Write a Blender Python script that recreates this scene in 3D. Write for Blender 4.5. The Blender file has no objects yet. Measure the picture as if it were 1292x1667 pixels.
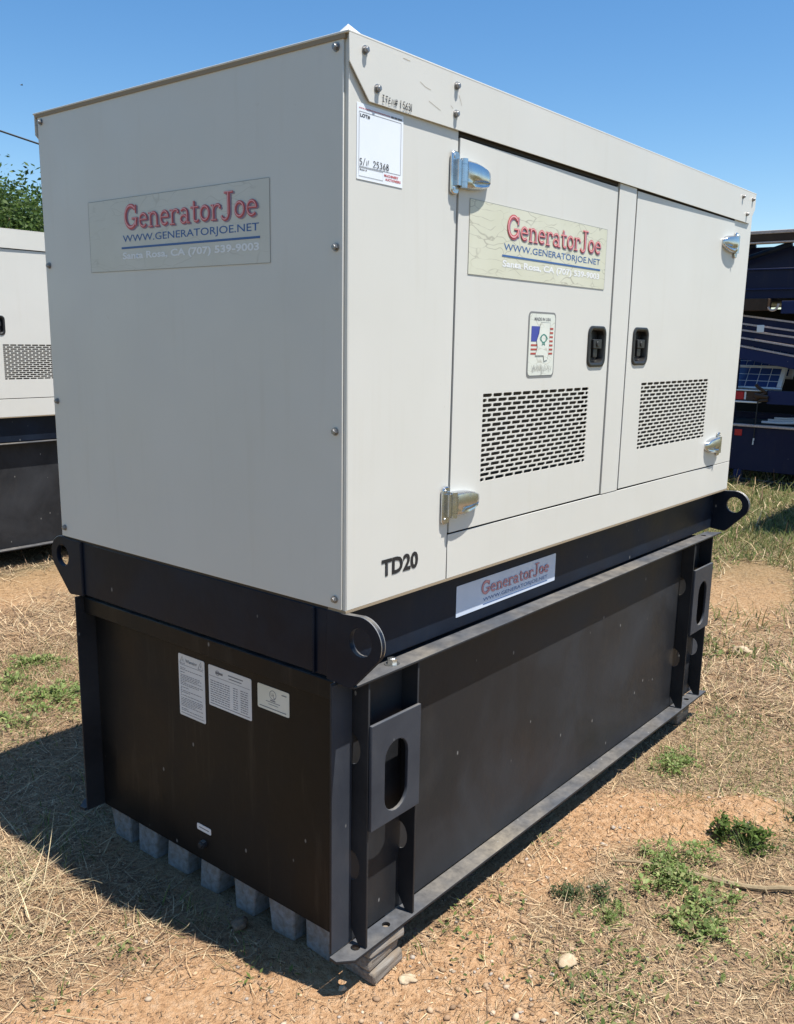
import bpy, bmesh, math, random
import numpy as np
from mathutils import Vector, Matrix
random.seed(7); rng = np.random.default_rng(11)
R = math.radians
scene = bpy.context.scene
COL = scene.collection

# ------------------------------------------------------------------ camera
cam = bpy.data.cameras.new('camera'); camo = bpy.data.objects.new('camera', cam); COL.objects.link(camo)
cam.sensor_fit = 'HORIZONTAL'; cam.sensor_width = 36; cam.lens = 36*1468.3/1292
cam.shift_y = 28/1292; cam.clip_start = .05; cam.clip_end = 3000
yaw, pit, rol = .6817, -.2076, .0174
fw = Vector((math.cos(pit)*math.cos(yaw), math.cos(pit)*math.sin(yaw), math.sin(pit)))
rt = fw.cross(Vector((0, 0, 1))).normalized(); up = rt.cross(fw)
rt2 = rt*math.cos(rol)+up*math.sin(rol); up2 = -rt*math.sin(rol)+up*math.cos(rol)
m = Matrix((rt2, up2, -fw)).transposed().to_4x4(); m.translation = (-1.3277, -1.2109, 1.469)
camo.matrix_world = m
scene.camera = camo
# ------------------------------------------------------------------ sky, sun, exposure
SUN = Vector((.072, -.335, 1)).normalized()
w = bpy.data.worlds.new('World'); scene.world = w; w.use_nodes = True
nt = w.node_tree; sky = nt.nodes.new('ShaderNodeTexSky'); sky.sky_type = 'NISHITA'; sky.sun_disc = False
sky.sun_elevation = math.asin(SUN.z); sky.sun_rotation = math.atan2(SUN.x, SUN.y)
sky.air_density = 1.0; sky.dust_density = .3; sky.ozone_density = 1.6; sky.altitude = 100
bg = nt.nodes['Background']; bg.inputs[1].default_value = .088
hs = nt.nodes.new('ShaderNodeHueSaturation'); hs.inputs['Saturation'].default_value = 1.30
nt.links.new(sky.outputs[0], hs.inputs['Color']); nt.links.new(hs.outputs[0], bg.inputs[0])
sl = bpy.data.lights.new('sun', 'SUN'); sl.energy = 4.3; sl.angle = R(.53); sl.color = (1, .975, .93)
slo = bpy.data.objects.new('sun', sl); COL.objects.link(slo); slo.location = (2, -8, 20)
slo.rotation_euler = (-SUN).to_track_quat('-Z', 'Y').to_euler()
vs = scene.view_settings; vs.view_transform = 'Standard'; vs.look = 'None'; vs.exposure = .88; vs.gamma = 1
vs.use_curve_mapping = False

# ------------------------------------------------------------------ materials
MAT = {}
def N(nt, t, **k):
    n = nt.nodes.new(t)
    for a, b in k.items():
        if a in n.inputs.keys() if isinstance(a, str) else False: n.inputs[a].default_value = b
        else: setattr(n, a, b)
    return n
def c4(c): return (c[0], c[1], c[2], 1)
def mat(name, col, rough=.5, metal=0, spec=.5, coat=0):
    m = bpy.data.materials.new(name); m.use_nodes = True
    b = m.node_tree.nodes['Principled BSDF']
    b.inputs['Base Color'].default_value = c4(col); b.inputs['Roughness'].default_value = rough
    b.inputs['Metallic'].default_value = metal; b.inputs['Specular IOR Level'].default_value = spec
    b.inputs['Coat Weight'].default_value = coat
    MAT[name] = m; return m
def noise(nt, vec, scale, detail=4, rough=.55, dist=0):
    n = nt.nodes.new('ShaderNodeTexNoise'); n.inputs['Scale'].default_value = scale
    n.inputs['Detail'].default_value = detail; n.inputs['Roughness'].default_value = rough
    n.inputs['Distortion'].default_value = dist
    nt.links.new(vec, n.inputs['Vector']); return n.outputs['Fac']
def ramp(nt, fac, stops):
    r = nt.nodes.new('ShaderNodeValToRGB'); nt.links.new(fac, r.inputs[0])
    els = r.color_ramp.elements
    while len(els) < len(stops): els.new(.5)
    for e, (p, c) in zip(els, stops):
        e.position = p; e.color = c4(c) if not isinstance(c, (int, float)) else (c, c, c, 1)
    return r.outputs[0]
def mix(nt, fac, a, b, blend='MIX'):
    n = nt.nodes.new('ShaderNodeMix'); n.data_type = 'RGBA'; n.blend_type = blend
    for sock, v in ((n.inputs[0], fac), (n.inputs[6], a), (n.inputs[7], b)):
        if hasattr(v, 'links'): nt.links.new(v, sock)
        elif isinstance(v, (int, float)): sock.default_value = v
        else: sock.default_value = c4(v)
    return n.outputs[2]
def math_n(nt, op, a, b=0):
    n = nt.nodes.new('ShaderNodeMath'); n.operation = op
    for s, v in ((n.inputs[0], a), (n.inputs[1], b)):
        if hasattr(v, 'links'): nt.links.new(v, s)
        else: s.default_value = v
    return n.outputs[0]
def coords(nt, scale=(1, 1, 1), kind='Object'):
    t = nt.nodes.new('ShaderNodeTexCoord'); mp = nt.nodes.new('ShaderNodeMapping')
    mp.inputs['Scale'].default_value = scale
    nt.links.new(t.outputs[kind], mp.inputs[0]); return mp.outputs[0]
def bump(nt, h, strength, dist):
    b = nt.nodes.new('ShaderNodeBump'); b.inputs['Strength'].default_value = strength
    b.inputs['Distance'].default_value = dist; nt.links.new(h, b.inputs['Height']); return b.outputs[0]
def up_mask(nt):
    g = nt.nodes.new('ShaderNodeNewGeometry'); s = nt.nodes.new('ShaderNodeSeparateXYZ')
    nt.links.new(g.outputs['Normal'], s.inputs[0]); return s.outputs[2]

def paint_cream():
    m = mat('cream_paint', (.70, .69, .63), .42); nt = m.node_tree; b = nt.nodes['Principled BSDF']
    v = coords(nt); st = coords(nt, (9, 9, .7))
    a = ramp(nt, noise(nt, v, 1.7, 5), [(.3, (.61, .59, .525)), (.7, (.65, .63, .57))])
    s = ramp(nt, noise(nt, st, 3, 5, .6), [(.56, 0.), (.8, .16)])
    c = mix(nt, s, a, (.50, .45, .34))
    sp = ramp(nt, noise(nt, v, 60, 2, .5), [(.72, 0.), (.76, .35)])
    sp2 = math_n(nt, 'MULTIPLY', sp, ramp(nt, noise(nt, v, 4, 3), [(.55, 0.), (.72, 1.)]))
    c = mix(nt, sp2, c, (.33, .24, .15))
    # faint handling dirt and rust freckles
    nt.links.new(c, b.inputs['Base Color'])
    nt.links.new(ramp(nt, noise(nt, v, 6, 3), [(.3, .36), (.7, .52)]), b.inputs['Roughness'])
    hb = noise(nt, v, 2.2, 2, .4); hb2 = noise(nt, v, 380, 1, .4)
    nt.links.new(bump(nt, math_n(nt, 'ADD', hb, math_n(nt, 'MULTIPLY', hb2, .02)), .25, .012), b.inputs['Normal'])
paint_cream()
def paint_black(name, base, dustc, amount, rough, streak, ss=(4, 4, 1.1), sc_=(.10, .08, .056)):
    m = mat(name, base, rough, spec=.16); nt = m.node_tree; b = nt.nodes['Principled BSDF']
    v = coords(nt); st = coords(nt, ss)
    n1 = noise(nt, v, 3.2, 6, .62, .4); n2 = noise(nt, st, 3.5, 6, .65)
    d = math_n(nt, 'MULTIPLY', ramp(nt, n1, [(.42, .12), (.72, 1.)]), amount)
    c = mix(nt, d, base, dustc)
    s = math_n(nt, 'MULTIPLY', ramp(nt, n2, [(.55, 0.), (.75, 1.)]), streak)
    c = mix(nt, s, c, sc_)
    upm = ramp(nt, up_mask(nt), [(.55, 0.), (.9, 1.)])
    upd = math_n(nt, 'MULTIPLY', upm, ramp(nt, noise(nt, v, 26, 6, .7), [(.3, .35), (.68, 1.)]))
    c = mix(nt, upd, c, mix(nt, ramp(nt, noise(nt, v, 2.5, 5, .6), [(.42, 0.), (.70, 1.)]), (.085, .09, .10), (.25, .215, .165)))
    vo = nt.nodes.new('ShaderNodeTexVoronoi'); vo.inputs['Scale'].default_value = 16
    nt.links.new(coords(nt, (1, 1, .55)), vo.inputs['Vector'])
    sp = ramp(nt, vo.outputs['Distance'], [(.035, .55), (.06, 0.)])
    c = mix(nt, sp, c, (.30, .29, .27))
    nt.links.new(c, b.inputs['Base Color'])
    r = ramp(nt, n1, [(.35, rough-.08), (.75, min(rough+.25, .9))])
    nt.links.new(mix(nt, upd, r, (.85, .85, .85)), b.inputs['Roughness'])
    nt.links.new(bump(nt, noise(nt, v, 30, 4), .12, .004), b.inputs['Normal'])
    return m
paint_black('black_paint', (.005, .008, .016), (.016, .024, .040), .8, .36, .06)
paint_black('tank_end_shade_paint', (.0075, .0074, .0075), (.015, .0145, .014), .8, .36, .42, (7, 7, .75), (.055, .046, .036))  # tank black darkened for the shaded end, plus brown run streaks
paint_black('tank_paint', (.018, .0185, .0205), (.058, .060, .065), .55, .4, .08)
paint_black('plate_paint', (.032, .036, .046), (.085, .09, .10), .55, .42, .12)
def metal_mat(name, col, rough, nz=.1):
    m = mat(name, col, rough, 1.0); nt = m.node_tree; b = nt.nodes['Principled BSDF']
    v = coords(nt); n = noise(nt, v, 40, 4)
    nt.links.new(ramp(nt, n, [(.3, rough), (.7, rough+nz)]), b.inputs['Roughness'])
    nt.links.new(mix(nt, ramp(nt, n, [(.45, 0.), (.75, .5)]), col, tuple(x*.55 for x in col)), b.inputs['Base Color'])
metal_mat('chrome', (.60, .61, .62), .16, .16)
metal_mat('zinc', (.34, .33, .32), .42, .2)
metal_mat('bright_zinc', (.70, .69, .64), .3, .15)
metal_mat('bright_rim_metal', (.45, .43, .40), .45, .2)
mat('black_plastic', (.018, .017, .016), .45); mat('dark_void', (.010, .009, .008), .9); mat('rubber', (.02, .02, .02), .7)
mat('tan_rust', (.30, .23, .15), .85); mat('gasket', (.045, .035, .025), .8)
mat('ink_black', (.015, .014, .014), .6); mat('ink_grey', (.16, .16, .165), .7)
mat('ink_blue', (.045, .12, .30), .5); mat('ink_red', (.52, .085, .085), .5); mat('ink_pink', (.80, .36, .36), .5)
mat('ink_shadow', (.30, .23, .30), .6); mat('ink_white', (.78, .78, .76), .5); mat('ink_green', (.05, .22, .17), .5)
mat('ink_navy', (.05, .07, .32), .5); mat('ink_brick', (.42, .07, .05), .5); mat('ink_faded', (.60, .27, .27), .5)
mat('ink_outline', (.2, .2, .19), .6)
def film(name, col, crack, tint):
    m = mat(name, col, .38); nt = m.node_tree; b = nt.nodes['Principled BSDF']
    v = coords(nt)
    c = mix(nt, ramp(nt, noise(nt, v, 7, 5), [(.35, 0.), (.7, 1.)]), col, tint)
    if crack:
        vo = nt.nodes.new('ShaderNodeTexVoronoi'); vo.feature = 'DISTANCE_TO_EDGE'; vo.inputs['Scale'].default_value = 1
        d = nt.nodes.new('ShaderNodeVectorMath'); d.operation = 'ADD'
        no = nt.nodes.new('ShaderNodeTexNoise'); no.inputs['Scale'].default_value = 9; nt.links.new(v, no.inputs['Vector'])
        sc = nt.nodes.new('ShaderNodeVectorMath'); sc.operation = 'MULTIPLY'; sc.inputs[1].default_value = (9, 9, 46)
        ns = nt.nodes.new('ShaderNodeVectorMath'); ns.operation = 'SCALE'; ns.inputs['Scale'].default_value = 2.2
        nt.links.new(v, sc.inputs[0]); nt.links.new(no.outputs['Color'], ns.inputs[0])
        nt.links.new(sc.outputs[0], d.inputs[0]); nt.links.new(ns.outputs[0], d.inputs[1]); nt.links.new(d.outputs[0], vo.inputs['Vector'])
        cr = math_n(nt, 'MULTIPLY', ramp(nt, vo.outputs['Distance'], [(.0, crack), (.035, 0.)]), ramp(nt, noise(nt, v, 11, 3), [(.42, 0.), (.55, 1.)]))
        c = mix(nt, cr, c, (.30, .27, .2))
    nt.links.new(c, b.inputs['Base Color'])
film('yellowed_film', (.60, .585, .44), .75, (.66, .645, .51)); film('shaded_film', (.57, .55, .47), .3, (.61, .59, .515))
film('silver_film', (.56, .62, .72), 0, (.66, .71, .80)); film('white_film', (.76, .79, .82), 0, (.82, .84, .86))
film('cream_film', (.66, .67, .58), .5, (.73, .74, .66)); film('label_film', (.60, .60, .58), 0, (.70, .70, .68)); film('yellow_label', (.62, .61, .50), 0, (.70, .69, .60))

# ------------------------------------------------------------------ mesh helpers
def link(o, parent=None):
    COL.objects.link(o)
    if parent is not None: o.parent = parent
    return o
class MB:
    def __init__(s): s.v = []; s.f = []
    def add(s, vs_, fs):
        k = len(s.v); s.v += [tuple(p) for p in vs_]; s.f += [tuple(i+k for i in f) for f in fs]; return s
    def box(s, x0, x1, y0, y1, z0, z1):
        return s.add([(x0, y0, z0), (x1, y0, z0), (x1, y1, z0), (x0, y1, z0), (x0, y0, z1), (x1, y0, z1), (x1, y1, z1), (x0, y1, z1)],
                     [(0, 3, 2, 1), (4, 5, 6, 7), (0, 1, 5, 4), (1, 2, 6, 5), (2, 3, 7, 6), (3, 0, 4, 7)])
    def prism(s, pts, o, u, v, n, t):
        """extrude 2-D polygon pts (CCW seen against n) along n by t"""
        o, u, v, n = map(Vector, (o, u, v, n)); k = len(pts)
        a = [o+u*p[0]+v*p[1] for p in pts]; b = [p+n*t for p in a]
        fs = [tuple(range(k))[::-1], tuple(range(k, 2*k))]+[(i, (i+1) % k, k+(i+1) % k, k+i) for i in range(k)]
        return s.add(a+b, fs)
    def tube(s, pts, r, seg=8, cap=True):
        pts = [Vector(p) for p in pts]; rs = r if isinstance(r, (list, tuple)) else [r]*len(pts)
        k0 = len(s.v); prev = None
        for i, p in enumerate(pts):
            d = (pts[min(i+1, len(pts)-1)]-pts[max(i-1, 0)]).normalized()
            if prev is None: a = d.orthogonal().normalized()
            else: a = (prev-d*prev.dot(d)).normalized()
            prev = a; b = d.cross(a)
            for j in range(seg):
                t = 2*math.pi*j/seg; s.v.append(tuple(p+(a*math.cos(t)+b*math.sin(t))*rs[i]))
        for i in range(len(pts)-1):
            for j in range(seg):
                q = k0+i*seg; s.f.append((q+j, q+(j+1) % seg, q+seg+(j+1) % seg, q+seg+j))
        if cap:
            s.f.append(tuple(k0+j for j in range(seg))[::-1]); e = k0+(len(pts)-1)*seg; s.f.append(tuple(e+j for j in range(seg)))
        return s
    def mesh(s, name, material):
        me = bpy.data.meshes.new(name); me.from_pydata(s.v, [], s.f); me.update()
        if material: me.materials.append(MAT[material] if isinstance(material, str) else material)
        return me
    def build(s, name, material, parent=None, bevel=0, smooth=False, seg=2):
        me = s.mesh(name, material)
        bm = bmesh.new(); bm.from_mesh(me); bmesh.ops.recalc_face_normals(bm, faces=bm.faces); bm.to_mesh(me); bm.free()
        o = link(bpy.data.objects.new(name, me), parent)
        if bevel:
            b = o.modifiers.new('bevel', 'BEVEL'); b.width = bevel; b.segments = seg; b.limit_method = 'ANGLE'; b.angle_limit = R(35)
        if smooth or bevel: me.shade_smooth(); me.set_sharp_from_angle(angle=R(40)) if not bevel else me.set_sharp_from_angle(angle=R(70))
        return o
def curve_mesh(cu, name):
    o = bpy.data.objects.new('tmp', cu); COL.objects.link(o)
    dg = bpy.context.evaluated_depsgraph_get()
    me = bpy.data.meshes.new_from_object(o.evaluated_get(dg)); me.name = name
    bpy.data.objects.remove(o); bpy.data.curves.remove(cu) if cu.users == 0 else None
    return me
def map_mesh(me, o, u, v, n):
    o, u, v, n = map(Vector, (o, u, v, n)); M = Matrix((u, v, n)).transposed().to_4x4(); M.translation = o
    me.transform(M); return me
def plate(name, outer, holes, t, o, u, v, n, material, parent, bevel=0):
    """sheet with holes: 2-D outlines in (u,v), thickness t grown along n from o"""
    cu = bpy.data.curves.new('c', 'CURVE'); cu.dimensions = '2D'; cu.fill_mode = 'BOTH'; cu.extrude = t/2
    for pts in [outer]+list(holes):
        sp = cu.splines.new('POLY'); sp.points.add(len(pts)-1); sp.use_cyclic_u = True
        for p, q in zip(sp.points, pts): p.co = (q[0], q[1], 0, 1)
    me = curve_mesh(cu, name); me.transform(Matrix.Translation((0, 0, t/2))); map_mesh(me, o, u, v, n)
    bm = bmesh.new(); bm.from_mesh(me); bmesh.ops.remove_doubles(bm, verts=bm.verts, dist=1e-6)
    bmesh.ops.recalc_face_normals(bm, faces=bm.faces); bm.to_mesh(me); bm.free()
    me.materials.clear(); me.materials.append(MAT[material])
    ob = link(bpy.data.objects.new(name, me), parent)
    if bevel:
        b = ob.modifiers.new('bevel', 'BEVEL'); b.width = bevel; b.segments = 2; b.limit_method = 'ANGLE'; b.angle_limit = R(50)
    return ob
def arcp(cx, cy, rx, ry, a0, a1, n=16):
    return [(cx+rx*math.cos(R(a0+(a1-a0)*i/n)), cy+ry*math.sin(R(a0+(a1-a0)*i/n))) for i in range(n+1)]
def rrect(x0, x1, y0, y1, r, n=4):
    return arcp(x1-r, y1-r, r, r, 0, 90, n)+arcp(x0+r, y1-r, r, r, 90, 180, n)+arcp(x0+r, y0+r, r, r, 180, 270, n)+arcp(x1-r, y0+r, r, r, 270, 360, n)
def slot(cx, cy, w_, h_, n=10):
    r = w_/2; return arcp(cx, cy+h_/2-r, r, r, 0, 180, n)+arcp(cx, cy-h_/2+r, r, r, 180, 360, n)
def text(name, s, o, u, v, n, material, parent, height=None, width=None, bold=0, lift=0, align='LEFT'):
    cu = bpy.data.curves.new('t', 'FONT'); cu.body = s; cu.size = 1; cu.offset = bold; cu.resolution_u = 3
    me = curve_mesh(cu, name)
    co = np.empty(len(me.vertices)*3); me.vertices.foreach_get('co', co); co = co.reshape(-1, 3)
    mn, mx = co.min(0), co.max(0)
    sy = height/(mx[1]-mn[1]) if height else None
    sx = width/(mx[0]-mn[0]) if width else sy
    if sy is None: sy = sx
    co[:, 0] = (co[:, 0]-mn[0])*sx; co[:, 1] = (co[:, 1]-mn[1])*sy; co[:, 2] = 0
    me.vertices.foreach_set('co', co.ravel()); n = Vector(n)
    map_mesh(me, Vector(o)+n*lift, u, v, n)
    me.materials.clear(); me.materials.append(MAT[material])
    return link(bpy.data.objects.new(name, me), parent)
def ribbon(mb, pts, w_, o, u, v, n, k):
    o, u, v, n = map(Vector, (o, u, v, n)); k0 = len(mb.v); m_ = len(pts)
    for i, p in enumerate(pts):
        a = Vector(pts[max(i-1, 0)]); b = Vector(pts[min(i+1, m_-1)]); d = (b-a).normalized(); q = Vector((-d.y, d.x))
        for sgn in (1, -1):
            e = Vector(p)+q*w_/2*sgn; mb.v.append(tuple(o+u*e.x+v*e.y+n*k))
    for i in range(m_-1): mb.f.append((k0+2*i, k0+2*i+1, k0+2*i+3, k0+2*i+2))
def strokes(name, lines, wd, o, u, v, n, material, parent, lift=.0012):
    mb = MB()
    for i, ln in enumerate(lines): ribbon(mb, ln, wd, o, u, v, n, lift+i*4e-5)
    return mb.build(name, material, parent)
GL = {
 'G': (.80, [(arcp(.38, .5, .31, .43, 42, 345, 18), .17), ([(.42, .42), (.74, .42)], .09), ([(.655, .42), (.655, .12)], .14), ([(.64, .62), (.66, .95)], .09)]),
 'e': (.52, [(arcp(.25, .31, .19, .25, 0, 318, 16), .12), ([(.09, .335), (.44, .335)], .08)]),
 'n': (.60, [([(.12, 0), (.12, .58)], .13), (arcp(.28, .36, .17, .2, 165, 0, 8)+[(.45, .02)], .12), ([(0, .03), (.24, .03)], .07), ([(.34, .03), (.58, .03)], .07), ([(.0, .56), (.12, .56)], .07)]),
 'r': (.48, [([(.12, 0), (.12, .58)], .13), (arcp(.30, .36, .18, .2, 165, 45, 8), .11), ([(0, .03), (.26, .03)], .07), ([(.0, .56), (.12, .56)], .07), ([(.38, .44), (.45, .50)], .13)]),
 'a': (.54, [(arcp(.21, .18, .15, .14, 0, 350, 14), .11), ([(.39, .02), (.39, .40)], .13), (arcp(.23, .40, .16, .16, 0, 150, 8), .11), ([(.36, .03), (.52, .03)], .07)]),
 't': (.44, [([(.18, .80), (.18, .14)], .13), (arcp(.29, .14, .11, .10, 180, 340, 8), .10), ([(.02, .57), (.40, .57)], .08)]),
 'o': (.54, [(arcp(.26, .31, .19, .25, 0, 360, 18), .13)]),
 'J': (.56, [([(.33, .98), (.33, .18)], .16), (arcp(.17, .2, .16, .2, 0, -165, 9), .12), ([(.14, .96), (.54, .96)], .08)])}
def joe_word(o, u, v, n, W, H, parent, red, pink, shadow, lift):
    tot = sum(GL[c][0] for c in 'GeneratorJoe'); sx = W/tot; sy = H
    for nm, ma, dx, dy, ws, lf in (('word_shadow', shadow, .055, -.04, 1.0, 0), ('word_lettering', red, 0, 0, .9, .0008), ('word_highlight', pink, -.012, .012, .32, .0016)):
        mb = MB(); x = 0; k = 0; o_, u_, v_, n_ = map(Vector, (o, u, v, n))
        for c in 'GeneratorJoe':
            adv, st = GL[c]
            for pts, wd in st:
                ribbon(mb, [((p[0]+x+dx)*sx, (p[1]+dy)*sy) for p in pts], wd*ws*(sx+sy)/2, o, u, v, n, lift+lf+(k % 9)*8e-5); k += 1
            x += adv
        mb.build(nm, ma, parent)
def empty(name, loc=(0, 0, 0)):
    o = bpy.data.objects.new(name, None); o.location = loc; o.empty_display_size = .2; return link(o)
def tag(o, label, cat, group=None, kind=None):
    if label: o['label'] = label
    if cat: o['category'] = cat
    if group: o['group'] = group
    if kind: o['kind'] = kind
    return o
def copy_tree(o, parent=None, skip=()):
    c = o.copy(); COL.objects.link(c); c.parent = parent
    for ch in list(o.children):
        if ch.name.split('.')[0] in skip: continue
        copy_tree(ch, c, skip)
    return c

# ------------------------------------------------------------------ the generator (local frame: x along the doors, y depth, z up)
Z0 = .915; LX = 2.225; WY = 1.077; HT = 1.1
X, Y, Zv = (1, 0, 0), (0, 1, 0), (0, 0, 1)
SU, SV, SN = (1, 0, 0), (0, 0, 1), (0, -1, 0)      # long side: right, up, out
EU, EV, EN = (0, -1, 0), (0, 0, 1), (-1, 0, 0)     # end: right, up, out
gen = tag(empty('generator'), 'cream standby generator on black fuel tank, lot sheet and decals on its panels', 'generator', 'standby generators parked in rows')

def hexbolt(r=.0062, h=.0055, wash=.0082):
    mb = MB(); mb.tube([(0, 0, 0), (0, 0, .002)], wash, 14); mb.tube([(0, 0, .002), (0, 0, .002+h)], r, 6); mb.tube([(0, 0, .002+h), (0, 0, .0035+h)], [r*.75, r*.6], 10)
    return mb
BOLT = {k: hexbolt().mesh('bolt', k) for k in ('zinc', 'bright_zinc')}
BIGB = hexbolt(.0105, .010, .0165).mesh('bolt', 'bright_zinc')
def bolt(p, n, parent, me=None, s=1):
    o = link(bpy.data.objects.new('bolt', me or BOLT['zinc']), parent); o.location = p
    o.rotation_euler = Vector(n).to_track_quat('Z', 'Y').to_euler(); o.scale = (s, s, s); return o

# --- enclosure panels
endp = MB().box(-.004, 0, .009, WY-.009, Z0+.001, Z0+HT-.004).build('end_panel', 'cream_paint', gen, .0012)
for y, zs in ((.026, (1.078, .725, .371, .022)), (WY-.026, (1.078, .727, .375, .026))):
    for z in zs: bolt((-.004, y, Z0+z), (-1, 0, 0), endp)
MB().box(.001, .0025, .0005, WY-.0005, Z0, Z0+HT-.003).build('end_flange', 'cream_paint', gen)
MB().box(LX-.003, LX, .001, WY-.001, Z0, Z0+HT-.002).build('back_end_panel', 'cream_paint', gen, .001)
MB().box(.001, LX-.001, WY-.003, WY, Z0, Z0+HT-.002).build('back_panel', 'cream_paint', gen, .001)
MB().box(.0028, .3505, 0, .002, Z0, Z0+1.094).build('side_panel', 'cream_paint', gen, .0012)
MB().box(.3535, LX-.0004, 0, .002, Z0, Z0+.107).build('lower_panel', 'cream_paint', gen, .0012)
MB().box(2.050, LX-.0004, 0, .002, Z0+.109, Z0+1.094).build('corner_panel', 'cream_paint', gen, .0012)
MB().box(1.1285, 1.2370, -.001, .012, Z0+.109, Z0+.992).build('door_post', 'cream_paint', gen, .0012)
# dark door rebates behind the joints
fr = MB(); fr.box(.30, 2.10, .022, .026, Z0+.02, Z0+1.0)
fr.build('door_rebate', 'gasket', gen)
hd = MB().box(.353, 2.048, .006, .02, Z0+.984, Z0+1.02).build('door_header', 'gasket', gen)
sill = MB().box(.0, LX, -.0005, .05, Z0-.0055, Z0-.0005).build('sill_strip', 'tan_rust', gen)
MB().box(.002, .05, .012, WY-.012, Z0-.006, Z0-.0005).build('sill_strip', 'gasket', gen)
# roof: top sheet, two hanging side flanges with clipped corners
rf = MB(); rf.box(-.007, LX+.007, -.007, WY+.007, Z0+HT-.002, Z0+HT+.002)
fl = [(-.005, 1.0995), (-.005, 1.05), (.052, .991), (LX-.046, .991), (LX+.004, 1.045), (LX+.004, 1.0995)]
roof = rf.build('roof', 'cream_paint', gen, .001, seg=2)
MB().box(-.0062, .0005, .004, WY-.004, Z0+HT-.0105, Z0+HT-.0022).build('roof_edge_strip', 'tan_rust', roof)  # thin brown strip drawing the dark line under the end edge
MB().prism(fl, (0, -.0045, Z0), SU, SV, SN, .0022).build('roof_flange', 'cream_paint', roof, .0008)
MB().prism(fl, (0, WY+.0025, Z0), SU, SV, SN, -.0022).build('roof_flange', 'cream_paint', roof, .0008)
# little gap filler so the flange meets the panel behind
MB().box(.36, 2.04, -.0042, -.0005, Z0+1.03, Z0+1.095).build('flange_packing', 'gasket', roof)
for x, z in ((.037, 1.077), (.073, 1.018), (.329, 1.076), (.328, 1.021), (2.09, 1.075), (2.194, 1.078), (2.144, 1.021)):
    bolt((x, -.0068, Z0+z), (0, -1, 0), roof, s=1.0)
rt_ = MB(); rt_.add([(-.004, .012, Z0+HT+.002), (.075, .0, Z0+HT+.002), (.030, .030, Z0+HT+.034), (.0, .048, Z0+HT+.002), (.07, .06, Z0+HT+.002)], [(0, 1, 2), (0, 2, 3), (1, 4, 2), (2, 4, 3), (0, 3, 4, 1)])
rt_.v = [(p[0]*.6, p[1]*.6, Z0+HT+.002+(p[2]-Z0-HT-.002)*.6) for p in rt_.v]; rt_.build('roof_tab', 'cream_paint', roof)
for k_, ln in enumerate(([(.205, 1.058), (.222, 1.052), (.240, 1.050)], [(.235, 1.028), (.258, 1.022), (.275, 1.018)], [(.150, 1.089), (.172, 1.0885)], [(.31, 1.034), (.318, 1.03)], [(.338, 1.06), (.345, 1.05), (.349, 1.041)])):
    mb = MB(); ribbon(mb, ln, .0008, (0, -.0068, Z0), SU, SV, SN, .0003); mb.build('rust_scratch', 'tan_rust', roof)
MB().box(.003, LX-.004, .030, .034, Z0, Z0+1.09).build('dark_vent_backing', 'dark_void', gen)  # dark sheet added behind the vents so the slots stay dark

# --- doors with punched vents
def vent_cells(mb, x0, x1, z0, z1, cols, rows, yf, th):
    pw = (x1-x0)/cols; ph = (z1-z0)/rows
    for r in range(rows):
        za = z1-(r+1)*ph; zb = za+ph
        if r % 2 == 0: cells = [(x0+i*pw, x0+(i+1)*pw) for i in range(cols)]
        else: cells = [(x0, x0+pw/2)]+[(x0+pw/2+i*pw, x0+pw/2+(i+1)*pw) for i in range(cols-1)]+[(x1-pw/2, x1)]
        for a, b in cells:
            mx, mz = .0030, ph*.145; rr = .0030
            h = rrect(a+mx, b-mx, za+mz, zb-mz, rr, 2)   # 12 points, starting right-top
            k = len(mb.v); co = [(b, zb), (a, zb), (a, za), (b, za)]
            mb.v += [(p[0], yf, p[1]) for p in co]+[(p[0], yf, p[1]) for p in h]+[(p[0], yf+th, p[1]) for p in h]
            H = lambda i: k+4+i % 12
            for q in range(4):
                for j in range(2): mb.f.append((k+q, H(3*q+j+1), H(3*q+j)))
                mb.f.append((k+q, k+(q+1) % 4, H(3*q+3), H(3*q+2)))
            for i in range(12): mb.f.append((H(i), H(i+1), k+16+(i+1) % 12, k+16+i))
def door(x0, x1, z0, z1, v, lc, hinge_left):
    vx0, vx1, vz0, vz1 = v; mb = MB(); yf, yb = -.0025, .016; z0 += Z0; z1 += Z0; vz0 += Z0; vz1 += Z0
    lx0, lx1, lz0, lz1 = lc[0]-.045, lc[0]+.045, Z0+lc[1]-.047, Z0+lc[1]+.047
    xs = sorted([x0, vx0, vx1, x1, lx0, lx1]); zs = sorted([z0, vz0, vz1, z1, lz0, lz1])
    for i in range(5):
        for j in range(5):
            mx_, mz_ = (xs[i]+xs[i+1])/2, (zs[j]+zs[j+1])/2
            if (vx0 < mx_ < vx1 and vz0 < mz_ < vz1) or (lx0 < mx_ < lx1 and lz0 < mz_ < lz1): continue
            mb.add([(xs[i], yf, zs[j]), (xs[i+1], yf, zs[j]), (xs[i+1], yf, zs[j+1]), (xs[i], yf, zs[j+1])], [(0, 1, 2, 3)])
    t = .0016
    mb.add([(x0, yf, z0), (x1, yf, z0), (x1, yf, z1), (x0, yf, z1), (x0, yb, z0), (x1, yb, z0), (x1, yb, z1), (x0, yb, z1)],
           [(0, 4, 5, 1), (1, 5, 6, 2), (2, 6, 7, 3), (3, 7, 4, 0)])
    vent_cells(mb, vx0, vx1, vz0, vz1, 12, 18, yf, .0028)
    o = mb.build('door', 'cream_paint', gen)
    # the free edge sits a few millimetres deeper than the hinge edge
    px = x0 if hinge_left else x1; a = R(.32)*(1 if hinge_left else -1)
    T = Matrix.Translation((px, 0, 0)) @ Matrix.Rotation(a, 4, 'Z') @ Matrix.Translation((-px, 0, 0))
    o.matrix_local = T
    return o, px, a
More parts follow.
